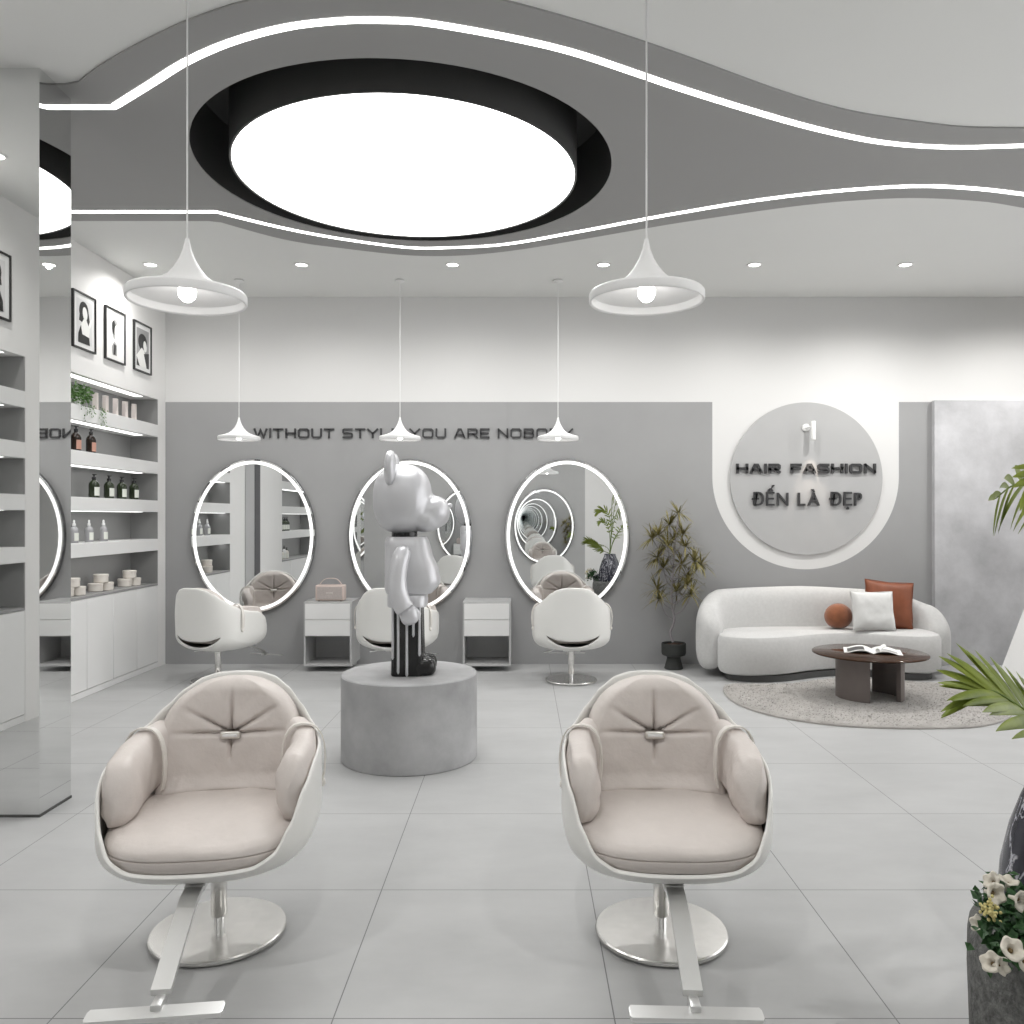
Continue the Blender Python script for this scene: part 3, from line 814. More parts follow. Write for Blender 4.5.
# ------------------------------------------------------------------ pendants
def pendant_proto(label):
    t = thing('pendant_lamp', label, 'pendant lamp', (0, 0, 0), 0, 'white pendant lamps')
    prof = [(.194, -.026), (.196, -.022), (.196, .0), (.19, .008), (.14, .022), (.095, .042), (.066, .066), (.044, .096), (.026, .13), (.014, .165), (.009, .19), (.006, .205), (0, .205)]
    prof = [(r_, z * (.85 if z > 0 else 1)) for r_, z in prof]
    inn = [(.0, .115), (.018, .095), (.06, .05), (.09, .038), (.135, .016), (.184, .001), (.186, -.004), (.186, -.022), (.190, -.026)]
    ob('shade', lathe(BM(), [(r_, z) for r_, z in reversed(prof)] + [(.1935, -.0265)] + [(r_, z) for r_, z in reversed(inn)], 64), M['pend'], t)
    b = BM(); sellip(b, (0, 0, .005), (.028, .028, .032)); lathe(b, [(.014, .03), (.014, .07), (0, .07)], 16)
    ob('bulb', b, M['bulb'], t)
    ob('cord', lathe(BM(), [(0, .172), (.003, .172), (.003, 1.383), (0, 1.383)], 8), M['cord'], t)
    ob('ceiling_rose', lathe(BM(), [(0, 1.386), (.04, 1.386), (.045, 1.374), (.012, 1.359), (0, 1.359)], 24), M['lacq'], t)
    return t
PZ = 2.106
pl = [(-1.06, 2.58, 'large near pendant lamp hanging left of the round ceiling lamp'), (.394, 2.58, 'large near pendant lamp hanging right of the round ceiling lamp'),
      (-2.5, 7.2, 'small far pendant lamp hanging above the left oval mirror'), (-1.078, 7.2, 'small far pendant lamp hanging above the bear sculpture'), (.318, 7.2, 'small far pendant lamp hanging above the right oval mirror')]
pp = None
for x, y, lab in pl:
    if pp is None:
        pp = pendant_proto(lab); pp.location = (x, y, PZ)
        for c_ in pp.children:
            if c_.name.startswith('shade'):
                for v in c_.data.vertices: v.co.x *= .925; v.co.y *= .925
    else: dup(pp, (x, y, PZ), 0, lab)

# ------------------------------------------------------------------ salon chair
AX, BF, BB = .322, .375, .27
RIM = [(0, .827), (10, .824), (21, .809), (33, .774), (46, .722), (60, .670), (78, .632), (98, .605), (115, .55), (130, .455), (143, .385), (155, .358), (180, .352)]
def plan(th, s=1.0, ax=AX, bf=BF, bb=BB, e=.80, e2=.66):
    c = math.cos(th)
    if c < 0: e = .8 + (e2 - .8) * ss(0, .35, -c)
    x = ax * spow(math.sin(th), e)
    y = (bb if c > 0 else bf) * spow(c, e)
    return x * s, y * s
def rimz(th):
    a = abs(math.degrees(th)); a = 360 - a if a > 180 else a
    return interp(RIM, a)
def shell_pt(th, z, inset=0.0):
    a = abs(math.degrees(th)); a = 360 - a if a > 180 else a
    k = max(0, min(1, (z - .298) / .115))
    s = .60 + .40 * math.sqrt(1 - (1 - k) ** 2.2)
    x, y = plan(th, s)
    lean = ss(75, 15, a) if a < 75 else 0
    y += .05 * max(0, (z - .42) / .4) * lean
    x *= 1 - .12 * max(0, (z - .6) / .22) * (1 - lean * .0) if z > .6 else 1
    if inset:
        L = math.hypot(x, y); x *= (L - inset) / L; y *= (L - inset) / L
    return Vector((x, y, z))
def chair_shell():
    b = BM(); NT = 120; rows = []
    cols = []
    for i in range(NT):
        th = -PI + 2 * PI * i / NT; a = abs(math.degrees(th)); h = rimz(th)
        if a < 37:
            zt = .372 + .045 * (a / 37) ** 2; zb = zt - .042 * (1 - (a / 37) ** 2) - .001
        else:
            zt = min(h - .012, .417 - .06 * ss(37, 90, a)); zb = zt - .001
        zs = [.30, .30 + (zb - .30) * .35, .30 + (zb - .30) * .7, zb, zt] + [zt + (h - zt) * k / 7 for k in range(1, 8)]
        col = [b.verts.new(shell_pt(th, z)) for z in zs]
        bt = [b.verts.new(Vector((*[c * f for c in plan(th, .60)], .30 - .02 * (1 - f)))) for f in (.35, .7)]
        cols.append((bt, col, a))
    ctr = b.verts.new((0, 0, .278))
    for i in range(NT):
        A, Bc = cols[i], cols[(i + 1) % NT]
        b.faces.new((ctr, A[0][0], Bc[0][0])); b.faces.new((A[0][0], A[0][1], Bc[0][1], Bc[0][0])); b.faces.new((A[0][1], A[1][0], Bc[1][0], Bc[0][1]))
        for k in range(len(A[1]) - 1):
            if k == 3 and A[2] < 36.5 and Bc[2] < 36.5: continue
            b.faces.new((A[1][k], A[1][k + 1], Bc[1][k + 1], Bc[1][k]))
    return b
def back_cushion():
    b = BM(); NU, NV = 72, 64; zc = .625
    def surf(u, v, side):
        z = .425 + .390 * v
        W = .248 if v < .3 else .248 * max(0, 1 - ((v - .3) / .705) ** 3.0) ** .5
        x = u * W
        edge = min(1, (1 - abs(u)) * W / .05, v / .07 + .0, (1.02 - v) / .13)
        edge = max(0, edge); pf = math.sqrt(max(0, 1 - (1 - edge) ** 2))
        yb = BB - .045 + .055 * max(0, (z - .42) / .4) - .95 * x * x - .03 * ss(.5, .42, z)
        if side < 0: return Vector((x, yb, z))
        y = yb - .012 - .075 * pf
        dx, dz = x, z - zc; rr = math.hypot(dx, dz)
        dep = .016 * math.exp(-(rr / .035) ** 2)
        for ang, ln in ((90, .17), (149, .20), (31, .20), (176, .21), (4, .21), (270, .11)):
            ca, sa = math.cos(R(ang)), math.sin(R(ang))
            al = dx * ca + dz * sa; pe = abs(-dx * sa + dz * ca)
            if al > 0:
                wd = .0045 + .022 * al
                dep += .023 * math.exp(-(pe / wd) ** 2) * max(0, 1 - (al / ln) ** 2)
        y += dep * pf
        y += .004 * noise.noise(Vector((x * 14, z * 14, 1.3))) * pf
        return Vector((x, y, z))
    F_, K_ = [], []
    for j in range(NV + 1):
        v = j / NV; rowF, rowK = [], []
        for i in range(NU + 1):
            u = -1 + 2 * i / NU
            rowF.append(b.verts.new(surf(u, v, 1)))
            rowK.append(b.verts.new(surf(u, v, -1)))
        F_.append(rowF); K_.append(rowK)
    for j in range(NV):
        for i in range(NU):
            b.faces.new((F_[j][i], F_[j][i + 1], F_[j + 1][i + 1], F_[j + 1][i]))
            b.faces.new((K_[j][i + 1], K_[j][i], K_[j + 1][i], K_[j + 1][i + 1]))
    for i in range(NU):
        b.faces.new((F_[0][i + 1], F_[0][i], K_[0][i], K_[0][i + 1])); b.faces.new((F_[NV][i], F_[NV][i + 1], K_[NV][i + 1], K_[NV][i]))
    for j in range(NV):
        b.faces.new((F_[j][0], F_[j + 1][0], K_[j + 1][0], K_[j][0])); b.faces.new((F_[j + 1][NU], F_[j][NU], K_[j][NU], K_[j + 1][NU]))
    bmesh.ops.remove_doubles(b, verts=b.verts, dist=1e-5)
    return b
def seat_outline(off, n=90):
    o = []
    for i in range(n):
        th = -PI + 2 * PI * i / n
        x, y = plan(th, .96, e=.74); y = min(y, .175 - .25 * max(0, abs(x) - .12))
        L = math.hypot(x, y) or 1
        of = min(off, L * .9)
        o.append((x * (L - of) / L, y * (L - of) / L))
    return o
def seat_cushion():
    lay = [(.336, .055), (.341, .028), (.354, .006), (.380, .0), (.387, .0), (.391, .006), (.395, .0), (.412, .0), (.430, .008), (.440, .03), (.445, .08), (.448, .19)]
    rs = []
    for z, off in lay:
        ol = seat_outline(off)
        rs.append([Vector((x, y, z + (.007 * noise.noise(Vector((x * 7, y * 7, 0))) if z > .42 else 0) - (.016 * ss(-.18, -.36, y) * ss(.38, .44, z)))) for x, y in ol])
    b = rings_mesh(BM(), rs)
    return b
def arm_pad(sgn):
    b = BM(); NS, NK = 22, 28; rs = []
    for i in range(NS + 1):
        q = i / NS
        th = sgn * R(44 + 76 * q)
        zr = rimz(th)
        top = interp([(0, .69), (.25, .672), (.6, .655), (.85, .635), (1, .60)], q)
        bot = interp([(0, .50), (.3, .45), (.6, .43), (1, .425)], q)
        base = shell_pt(th, min(zr - .005, .58)); 
        nrm = Vector((-base.x, -base.y * .75, 0)).normalized()
        cen = base + nrm * (.034 + .008 * q); cen.z = (top + bot) / 2
        endf = min(1, math.sqrt(max(0, 1 - (1 - min(1, q / .16)) ** 2)) + .02, math.sqrt(max(0, 1 - (1 - min(1, (1 - q) / .2)) ** 2)) + .02)
        hw = (.054 + .013 * q) * (.25 + .75 * endf); hh = (top - bot) / 2 * (.45 + .55 * endf)
        ring = []
        for k in range(NK):
            a = 2 * PI * k / NK
            px, pz = spow(math.cos(a), .72) * hw, spow(math.sin(a), .72) * hh
            if px < 0: px *= .62
            w = .015 * noise.noise(Vector((q * 5 + sgn, a * 1.3, pz * 9))) + .006 * math.sin(q * 34 + 3 * math.sin(a)) * (1 if k > NK / 2 else .3) * .5
            ring.append(cen + nrm * (px + w * .8) + Vector((0, 0, pz + w * .4)))
        rs.append(ring)
    rings_mesh(b, rs)
    return b
def arm_strap(sgn):
    th = sgn * R(74); base = shell_pt(th, .58); nrm = Vector((-base.x, -base.y * .75, 0)).normalized()
    tg = Vector((0, 0, 1)).cross(nrm).normalized()
    cen = base + nrm * .055; cen.z = .55
    path = []
    for k in range(15):
        a = R(-35) + R(250) * k / 14
        path.append(cen + nrm * spow(math.cos(a), .8) * (.064 if math.cos(a) > 0 else .080) + Vector((0, 0, spow(math.sin(a), .8) * .125)))
    b = BM()
    rings_mesh(b, [[p + tg * .011 + (p - cen).normalized() * .0, p + tg * .011 + (p - cen).normalized() * .005, p - tg * .011 + (p - cen).normalized() * .005, p - tg * .011] for p in path])
    e = path[-1]
    sellip(b, e - nrm * .004 - Vector((0, 0, .006)), (.012, .012, .016), nu=14, nv=10)
    return b
def chair_proto(label):
    t = thing('salon_chair', label, 'chair', (0, 0, 0), 0, 'salon styling chairs')
    sh = ob('shell', chair_shell(), M['shell'], t, sharp=60)
    md = sh.modifiers.new('solid', 'SOLIDIFY'); md.thickness = .013; md.offset = 1
    ms = sh.modifiers.new('sub', 'SUBSURF'); ms.levels = 1; ms.render_levels = 1
    ob('seat_cushion', seat_cushion(), M['leather'], t, sharp=60)
    bc = ob('back_cushion', back_cushion(), M['leather'], t, sharp=80)
    ob('badge', bx(-.035, .035, .155, .172, .609, .637, .010, 4), M['plate'], bc)
    b = BM()
    box(b, -.026, .026, .149, .157, .618, .628, .003, 2)
    ob('badge_bar', b, M['lacq'], bc)
    for s in (-1, 1):
        ap_ = ob('arm_pad', arm_pad(s), M['leather'], t, sharp=80)
        ob('strap', arm_strap(s), M['strapm'], ap_)
    ob('base_plate', lathe(BM(), [(0, .003), (.214, .003), (.22, .006), (.22, .016), (.216, .02), (.04, .0225), (0, .0225)], 72), M['brushed'], t)
    ob('column', lathe(BM(), [(0, .022), (.0175, .022), (.0175, .17), (0, .17)], 24), M['chrome'], t)
    ob('column_sleeve', lathe(BM(), [(.0, .062), (.0245, .062), (.026, .065), (.026, .272), (0, .272)], 28), M['brushed'], t)
    b = bx(-.075, .075, -.10, .075, .262, .292, .008, 2); box(b, -.03, .03, -.3, -.05, .272, .296, .005, 1)
    ob('swivel_bracket', b, M['steelpaint'], t)
    ob('lever', tube(BM(), spline([(.06, 0, .275), (.14, -.0, .268), (.20, .01, .25), (.235, .01, .245)], 5), .005, 8), M['chrome'], t)
    # footrest: flat arm and foot bar
    b = BM()
    fp = spline([(0, -.24, .285), (0, -.33, .28), (0, -.39, .262), (0, -.50, .212), (0, -.615, .156)], 6)
    fr = frames(fp)
    rings_mesh(b, [[p + Vector((w_, 0, 0)) + Vector((0, .0, h_)) for w_, h_ in ((-.026, -.008), (.026, -.008), (.026, .008), (-.026, .008))] for p in fp])
    ft = ob('footrest', b, M['steelpaint'], t)
    b = BM()
    box(b, -.014, .014, -.662, -.600, .124, .150, .005, 2)
    ob('footrest_neck', b, M['steelpaint'], ft)
    b = BM()
    rs = []
    for x in (-.17, -.165, .165, .17):
        e = .6 if abs(x) > .166 else 1
        rs.append([Vector((x, -.662 + dy * e, .132 + dz * e)) for dy, dz in ((-.023, -.012), (.021, -.004), (.023, .005), (-.021, -.001))])
    rings_mesh(b, rs); ob('foot_bar', b, M['steelpaint'], ft)
    return t
ch = chair_proto('beige cushioned salon chair in the left foreground, left of the concrete plinth')
ch.location = (-1.02, 2.743, 0); ch.rotation_euler.z = R(7)
dup(ch, (.468, 2.743, 0), R(-2), 'beige cushioned salon chair in the right foreground, right of the concrete plinth')
dup(ch, (-2.585, 6.93, 0), PI - R(19), 'white-backed salon chair before the oval mirror nearest the lit niches')
dup(ch, (-1.07, 6.95, 0), PI - R(10), 'white-backed salon chair partly hidden behind the bear sculpture')
dup(ch, (.420, 6.96, 0), PI, 'white-backed salon chair before the oval mirror nearest the sofa')

# ------------------------------------------------------------------ sculpture on its plinth
PX, PY, PH = -.66, 4.785, .49
o = ob('display_plinth', lathe(BM(), [(0, 0), (.39, 0), (.395, .004), (.395, PH - .006), (.389, PH), (0, PH)], 96), M['plinth']); o.location = (PX, PY, 0)
tag(o, 'low round grey concrete plinth under the bear sculpture', 'plinth')
s_ = .00572
BX0, BY = (409 - CX) * 4.76 / F, 4.78
t = thing('bear_sculpture', 'silver bear sculpture with dripping black legs standing sideways on the round plinth', 'sculpture', (BX0, BY, PH), R(4))
def L_(px, py): return ((px - 409) * s_, (677 - py) * s_)
def remesh(o, v, it=6):
    m = o.modifiers.new('remesh', 'REMESH'); m.mode = 'VOXEL'; m.voxel_size = v; m.use_smooth_shade = True
    k = o.modifiers.new('smooth', 'SMOOTH'); k.factor = .5; k.iterations = it
b = BM()
hx, hz = L_(402, 500)
hz += .003
sellip(b, (hx, 0, hz), (.172, .185, .205), .82, .85, 36, 26)
mx_, mz_ = L_(430, 511)
sellip(b, (mx_, 0, mz_ - .01), (.118, .125, .098), .85, .9, 28, 20)
sellip(b, (mx_ - .03, 0, mz_ - .055), (.10, .14, .075), .9, .9, 24, 16)
head = ob('head', b, M['silver'], t); remesh(head, .011, 10)
for sy in (-1, 1):
    b = BM(); ex, ez = L_(391.5, 470)
    sellip(b, (ex, sy * .125, ez + .0), (.034, .085, .105), .75, .9, 24, 18, Matrix.Rotation(R(sy * -8), 3, 'X'))
    ob('ear', b, M['silver'], head)
b = BM(); sellip(b, (L_(450, 0)[0], 0, L_(0, 506)[1]), (.016, .028, .014), .8, .9, 16, 10)
ob('nose', b, M['silver'], head)
# torso
b = BM(); tx, tz = L_(409, 566)
rs = []
for k in range(13):
    q = k / 12; z = L_(0, 595)[1] + (L_(0, 538)[1] - L_(0, 595)[1]) * q
    xb_ = L_(384.5, 0)[0] - .0; xf = L_(interp([(0, 434), (.18, 441), (.4, 439), (.7, 432), (1, 428)], q), 0)[0]
    hy = interp([(0, .165), (.4, .165), (1, .135)], q); e = .93 if k in (0, 12) else 1
    rs.append([Vector(((xb_ + xf) / 2 + e * (xf - xb_) / 2 * spow(math.cos(2 * PI * i / 40), .55), e * hy * spow(math.sin(2 * PI * i / 40), .55), z)) for i in range(40)])
rings_mesh(b, rs)
ob('torso', b, M['silver'], t)
b = BM(); lathe(b, [(0, -.005), (.075, -.005), (.075, .05), (0, .05)], 28, (L_(404, 0)[0], 0, L_(0, 538.5)[1])); ob('neck', b, M['gloss_black'], t)
for sy in (-1, 1):
    ap_ = spline([(L_(407, 0)[0], sy * .165, L_(0, 547)[1]), (L_(402, 0)[0], sy * .20, L_(0, 562)[1]), (L_(400, 0)[0], sy * .215, L_(0, 585)[1]), (L_(404, 0)[0], sy * .22, L_(0, 602)[1]), (L_(407.5, 0)[0], sy * .22, L_(0, 608)[1])], 6)
    n = len(ap_); rad = [.047 * math.sqrt(max(.08, 1 - max(0, 1 - i / 4) ** 2)) if i < 4 else .047 + .009 * (i / n) for i in range(n)]
    ar = ob('arm', tube(BM(), ap_, rad, 22), M['silver'], t)
    b = BM(); c = Vector((L_(411, 0)[0], sy * .215, L_(0, 614)[1]))
    sellip(b, c, (.052, .042, .056), .75, .85, 22, 16, Matrix.Rotation(R(-18), 3, 'Y'))
    tube(b, [c + Vector((.03, -sy * .02, .03)), c + Vector((.052, -sy * .028, .0)), c + Vector((.05, -sy * .03, -.03))], [.017, .016, .010], 10)
    ob('hand', b, M['silver'], ar)
b = BM(); rs = []
for z_, e in ((608.5, .96), (607.5, 1), (597, 1), (595.5, .96)):
    z = L_(0, z_)[1]
    rs.append([Vector((L_(407.5, 0)[0] + e * .115 * spow(math.cos(2 * PI * i / 32), .5), e * .15 * spow(math.sin(2 * PI * i / 32), .5), z)) for i in range(32)])
rings_mesh(b, rs); ob('hip_block', b, M['silver'], t)
for sy in (-1, 1):
    b = BM(); rs = []
    cxl = L_(408, 0)[0]
    for z, hx_, hy_ in ((0, .090, .062), (.01, .094, .066), (.2, .090, .064), (.396, .086, .064)):
        rs.append([Vector((cxl + hx_ * spow(math.cos(2 * PI * i / 32), .45), sy * .075 + hy_ * spow(math.sin(2 * PI * i / 32), .45), z)) for i in range(32)])
    rings_mesh(b, rs)
    fx = L_(424, 0)[0]
    leg = ob('leg', b, M['gloss_black'], t)
    b = BM(); sellip(b, (fx - .012, sy * .075, .045), (.085, .066, .055), .7, .75, 24, 16)
    for v in b.verts: v.co.z = max(v.co.z, 0)
    ob('foot', b, M['gloss_black'], leg)
    for px, ln in ((394, .30), (399.5, .38), (408, .395), (414.5, .17), (420.5, .28)):
        x = L_(px, 0)[0]
        b = BM()
        kk = abs((x - cxl) / .092); yo = .0655 * max(.2, (1 - min(.99, kk) ** 4.4)) ** (1 / 4.4)
        y_ = sy * .075 + sy * yo
        pts = [Vector((x, y_, .396)), Vector((x, y_, .396 - ln * .5)), Vector((x, y_, .396 - ln + .012)), Vector((x, y_, .396 - ln))]
        rad = [.0085, .0075, .0085, .003]
        tube(b, pts, rad, 8); ob('silver_drip', b, M['silver'], leg)

# ------------------------------------------------------------------ corner plant
t = thing('dracaena_plant', 'tall thin potted plant with olive spiky leaf tufts between the right mirror and sofa', 'plant', (1.40, 7.52, 0))
ob('pot', lathe(BM(), [(0, 0), (.082, 0), (.086, .006), (.062, .10), (.066, .115), (.105, .13), (.112, .15), (.112, .235), (.106, .24), (.098, .235), (.096, .215), (0, .215)], 40), M['pot'], t)
b = BM()
for i in range(40):
    a, r_ = random.uniform(0, 2 * PI), random.uniform(0, .085)
    sellip(b, (r_ * math.cos(a), r_ * math.sin(a), .217 + random.uniform(0, .012)), (.016, .013, .010), nu=6, nv=4)
lathe(b, [(0, .222), (.094, .218)], 24)
so = ob('soil', b, M['soil'], t); so['kind'] = 'stuff'
def P_(zx, zy, dy=0.0):   # coordinates of the zoomed crop (5.39x, origin 630,490)
    px, py = 630 + zx / 5.39, 490 + zy / 5.39
    return Vector(((px - CX) * 7.52 / F - 1.40, dy, H - (py - CY) * 7.52 / F))
tufts = [(262, 112), (222, 172), (150, 225), (290, 220), (200, 285), (285, 285), (335, 365), (150, 350), (285, 385), (385, 385), (185, 405), (310, 455), (150, 520), (255, 535), (330, 548), (160, 575), (245, 255), (120, 245), (300, 490)]
trunk = spline([P_(232, 820), P_(218, 770, .01), P_(238, 700, -.01), P_(228, 630), P_(225, 540, .01), P_(232, 440), P_(240, 330), P_(250, 230), P_(262, 130)], 5)
b = BM(); tube(b, trunk, [.011 - .006 * i / len(trunk) for i in range(len(trunk))], 8)
ob('trunk', b, M['stemv'], t)
for k, (zx, zy) in enumerate(tufts):
    dy = random.uniform(-.13, .13) if k else 0
    tip = P_(zx, zy + 18, dy)
    base_i = min(range(len(trunk)), key=lambda i: abs(trunk[i].z - (tip.z - .18)))
    br = BM(); tube(br, spline([trunk[base_i], trunk[base_i] * .45 + tip * .55 + Vector((0, 0, -.05)), tip], 5), .0045, 6)
    bo = ob('branch', br, M['stemv'], t)
    b = BM()
    for i in range(42):
        a = random.uniform(0, 2 * PI); el = random.uniform(-.25, 1.25)
        d = Vector((math.cos(a) * math.cos(el), math.sin(a) * math.cos(el), math.sin(el)))
        L = random.uniform(.14, .235); w = random.uniform(.0042, .0068)
        s = d.cross(Vector((0, 0, 1))).normalized(); pv = None
        for j in range(6):
            q = j / 5; p = tip + d * L * q + Vector((0, 0, -.085 * q * q * (1 - .5 * max(0, math.sin(el)))))
            ww_ = w * (1 - q ** 2.2) * (.6 + .8 * min(1, q * 3))
            p.y = min(p.y, .215)
            cur = (b.verts.new(p + s * ww_), b.verts.new(p - s * ww_))
            if pv: b.faces.new((pv[0], cur[0], cur[1], pv[1]))
            pv = cur
    ob('leaf_tuft', b, M['olive'], bo)

# ------------------------------------------------------------------ lounge: rug, sofa, cushions, table, magazine
rug_px = [(723, 690), (731, 701), (752, 711), (788, 720), (832, 726), (880, 729), (930, 729.5), (975, 728), (1003, 722), (1014, 712), (1010, 700), (985, 690), (950, 684), (900, 679), (840, 676), (780, 675), (742, 679)]
rp_ = [at_z(x, y, .0) for x, y in rug_px[:11]] + [Vector(p) for p in ((4.0, 6.6, 0), (3.75, 6.74, 0), (3.5, 6.80, 0), (3.3, 6.84, 0), (3.05, 6.97, 0), (2.8, 7.02, 0), (2.55, 6.94, 0), (2.25, 6.79, 0), (1.95, 6.74, 0), (1.75, 6.77, 0))]
b = BM(); ol = [(p.x, p.y) for p in spline(rp_, 7, True)]
n = len(ol); cxr, cyr = sum(p[0] for p in ol) / n, sum(p[1] for p in ol) / n
rs = [[Vector((x, y, .001)) for x, y in ol]]
for s, z in ((.999, .012), (.99, .018)) + tuple((1 - k / 26, .021) for k in range(1, 25)):
    rs.append([Vector((cxr + (x - cxr) * s, cyr + (y - cyr) * s, z + .004 * noise.noise(Vector((x * s * 25, y * s * 25, 0))))) for x, y in ol])
rings_mesh(b, rs)
rug = ob('shag_rug', b, M['rug']); tag(rug, 'irregular pale beige shaggy rug under the coffee table', 'rug')
# short pile tufts on the rug
fib = BM(); rr_ = random.Random(3)
poly = ol
def inside(x, y):
    c = False; j = len(poly) - 1
    for i in range(len(poly)):
        if (poly[i][1] > y) != (poly[j][1] > y) and x < (poly[j][0] - poly[i][0]) * (y - poly[i][1]) / (poly[j][1] - poly[i][1]) + poly[i][0]: c = not c
        j = i
    return c
cnt = 0
while cnt < 15000:
    x, y = rr_.uniform(1.5, 4.1), rr_.uniform(5.2, 7.0)
    if not inside(x, y): continue
    cnt += 1
    a = rr_.uniform(0, 2 * PI); w = .006; l = rr_.uniform(.001, .0045)
    p = Vector((x, y, .0215)); d = Vector((math.cos(a), math.sin(a), 0)); q = Vector((-d.y, d.x, 0))
    fib.faces.new((fib.verts.new(p + d * w), fib.verts.new(p - d * w), fib.verts.new(p + q * rr_.uniform(-.014, .014) + Vector((0, 0, l)))))
pf = ob('pile', fib, M['rug'], rug); pf['kind'] = 'stuff'

t = thing('curved_sofa', 'white curved fabric sofa with rounded ends against the back wall', 'sofa', (2.7, 7.3, 0))
def bean(off=0):
    pts = [(1.70, 7.08, 0), (1.735, 6.93, 0), (1.94, 6.85, 0), (2.22, 6.90, 0), (2.52, 7.06, 0), (2.78, 7.15, 0), (3.03, 7.10, 0), (3.27, 6.97, 0), (3.46, 6.94, 0), (3.60, 7.01, 0), (3.655, 7.16, 0), (3.60, 7.40, 0), (3.3, 7.52, 0), (2.7, 7.54, 0), (2.1, 7.52, 0), (1.80, 7.38, 0)]
    return [(p.x, p.y) for p in spline(pts, 6, True)]
ob('seat', prism(BM(), bean(), .055, .395, .055), M['boucle'], t, True)
pts = bean(); c0 = Vector((2.7, 7.22))
ob('plinth_base', prism(BM(), [((x - c0.x) * .93 + c0.x, (y - c0.y) * .9 + c0.y + .01) for x, y in pts], .002, .056), M['black'], t, True)
path = spline([(1.665, 7.09, 0), (1.665, 7.26, 0), (1.77, 7.45, 0), (2.02, 7.575, 0), (2.4, 7.615, 0), (2.8, 7.62, 0), (3.2, 7.605, 0), (3.52, 7.54, 0), (3.70, 7.38, 0), (3.735, 7.22, 0)], 8)
n = len(path); b = BM(); rs = []
for i, p in enumerate(path):
    q = i / (n - 1); tdir = (path[min(i + 1, n - 1)] - path[max(i - 1, 0)]).normalized(); nr = Vector((-tdir.y, tdir.x, 0))
    ht = interp([(0, .50), (.10, .62), (.25, .735), (.5, .755), (.72, .72), (.88, .60), (1, .42)], q)
    dist = min(q, 1 - q) / .085; ef = math.sqrt(max(0, 1 - (1 - min(1, dist)) ** 2)); ef = .12 + .88 * ef
    hw = .115 * ef; zc_ = (.055 + ht) / 2; hh = (ht - .055) / 2 * (.55 + .45 * ef)
    off = Vector((0, 0, 0))
    rs.append([p + nr * hw * spow(math.cos(2 * PI * k / 32), .75) + Vector((0, 0, zc_ + hh * spow(math.sin(2 * PI * k / 32), .62))) for k in range(32)])
rings_mesh(b, rs); ob('backrest', b, M['boucle'], t, True)

def pillow(name, label, cat, loc, w, h, th, rot, m, group):
    b = BM(); N = 28; G = []
    for sd in (1, -1):
        rows = []
        for j in range(N + 1):
            row = []
            for i in range(N + 1):
                u, v = -1 + 2 * i / N, -1 + 2 * j / N
                pf_ = max(0, (1 - u ** 4) * (1 - v ** 4)) ** .55
                ins = 1 - .07 * (1 - abs(u) ** 2.5) * abs(v) ** 3 - .0
                ins2 = 1 - .07 * (1 - abs(v) ** 2.5) * abs(u) ** 3
                wr = .006 * noise.noise(Vector((u * 3, v * 3, sd * 2 + w)))
                row.append(b.verts.new((u * w / 2 * ins2, sd * (th / 2 * pf_ + .002) + wr * pf_, v * h / 2 * ins)))
            rows.append(row)
        G.append(rows)
    for rows in G:
        for j in range(N):
            for i in range(N): b.faces.new((rows[j][i], rows[j][i + 1], rows[j + 1][i + 1], rows[j + 1][i]))
    A, Bq = G
    for i in range(N):
        for r0 in (0, N): b.faces.new((A[r0][i], A[r0][i + 1], Bq[r0][i + 1], Bq[r0][i]))
        for c0_ in (0, N): b.faces.new((A[i][c0_], A[i + 1][c0_], Bq[i + 1][c0_], Bq[i][c0_]))
    t = thing(name, label, cat, loc, 0, group); t.rotation_euler = rot
    ob('cover', b, m, t, sharp=80)
    pp_ = [Vector((-w / 2, 0, -h / 2)), Vector((0, 0, -h / 2 * .93)), Vector((w / 2, 0, -h / 2)), Vector((w / 2 * .93, 0, 0)), Vector((w / 2, 0, h / 2)), Vector((0, 0, h / 2 * .93)), Vector((-w / 2, 0, h / 2)), Vector((-w / 2 * .93, 0, 0))]
    b = BM(); tube(b, [p_ for a_, c_ in zip(pp_, pp_[1:] + pp_[:1]) for p_ in (a_, a_ * .5 + c_ * .5)], .004, 6, loop=True); ob('piping', b, m, t)
    return t
pillow('throw_pillow', 'large rust brown square cushion leaning behind the white one on the sofa', 'cushion', (3.315, 7.365, .608), .43, .43, .13, (R(-12), R(5), R(-4)), M['rust'], 'sofa cushions')
pillow('throw_pillow', 'white square cushion leaning in front of the rust one on the sofa', 'cushion', (3.10, 7.20, .572), .385, .345, .12, (R(-14), R(1), R(3)), M['pillow'], 'sofa cushions')
b = BM(); sellip(b, (0, 0, 0), (.122, .10, .112), .95, 1, 36, 24)
t = thing('ball_cushion', 'round rust brown ball cushion beside the white cushion on the sofa', 'cushion', (2.845, 7.33, .509), 0, 'sofa cushions')
ob('cover', b, M['rustv'], t)
b = BM(); tube(b, [(.1 * math.cos(2 * PI * i / 40), .0, .112 * math.sin(2 * PI * i / 40)) for i in range(40)], .003, 6, loop=True)
for v in b.verts: v.co.x *= 1.225
ob('seam', b, M['rustv'], t)

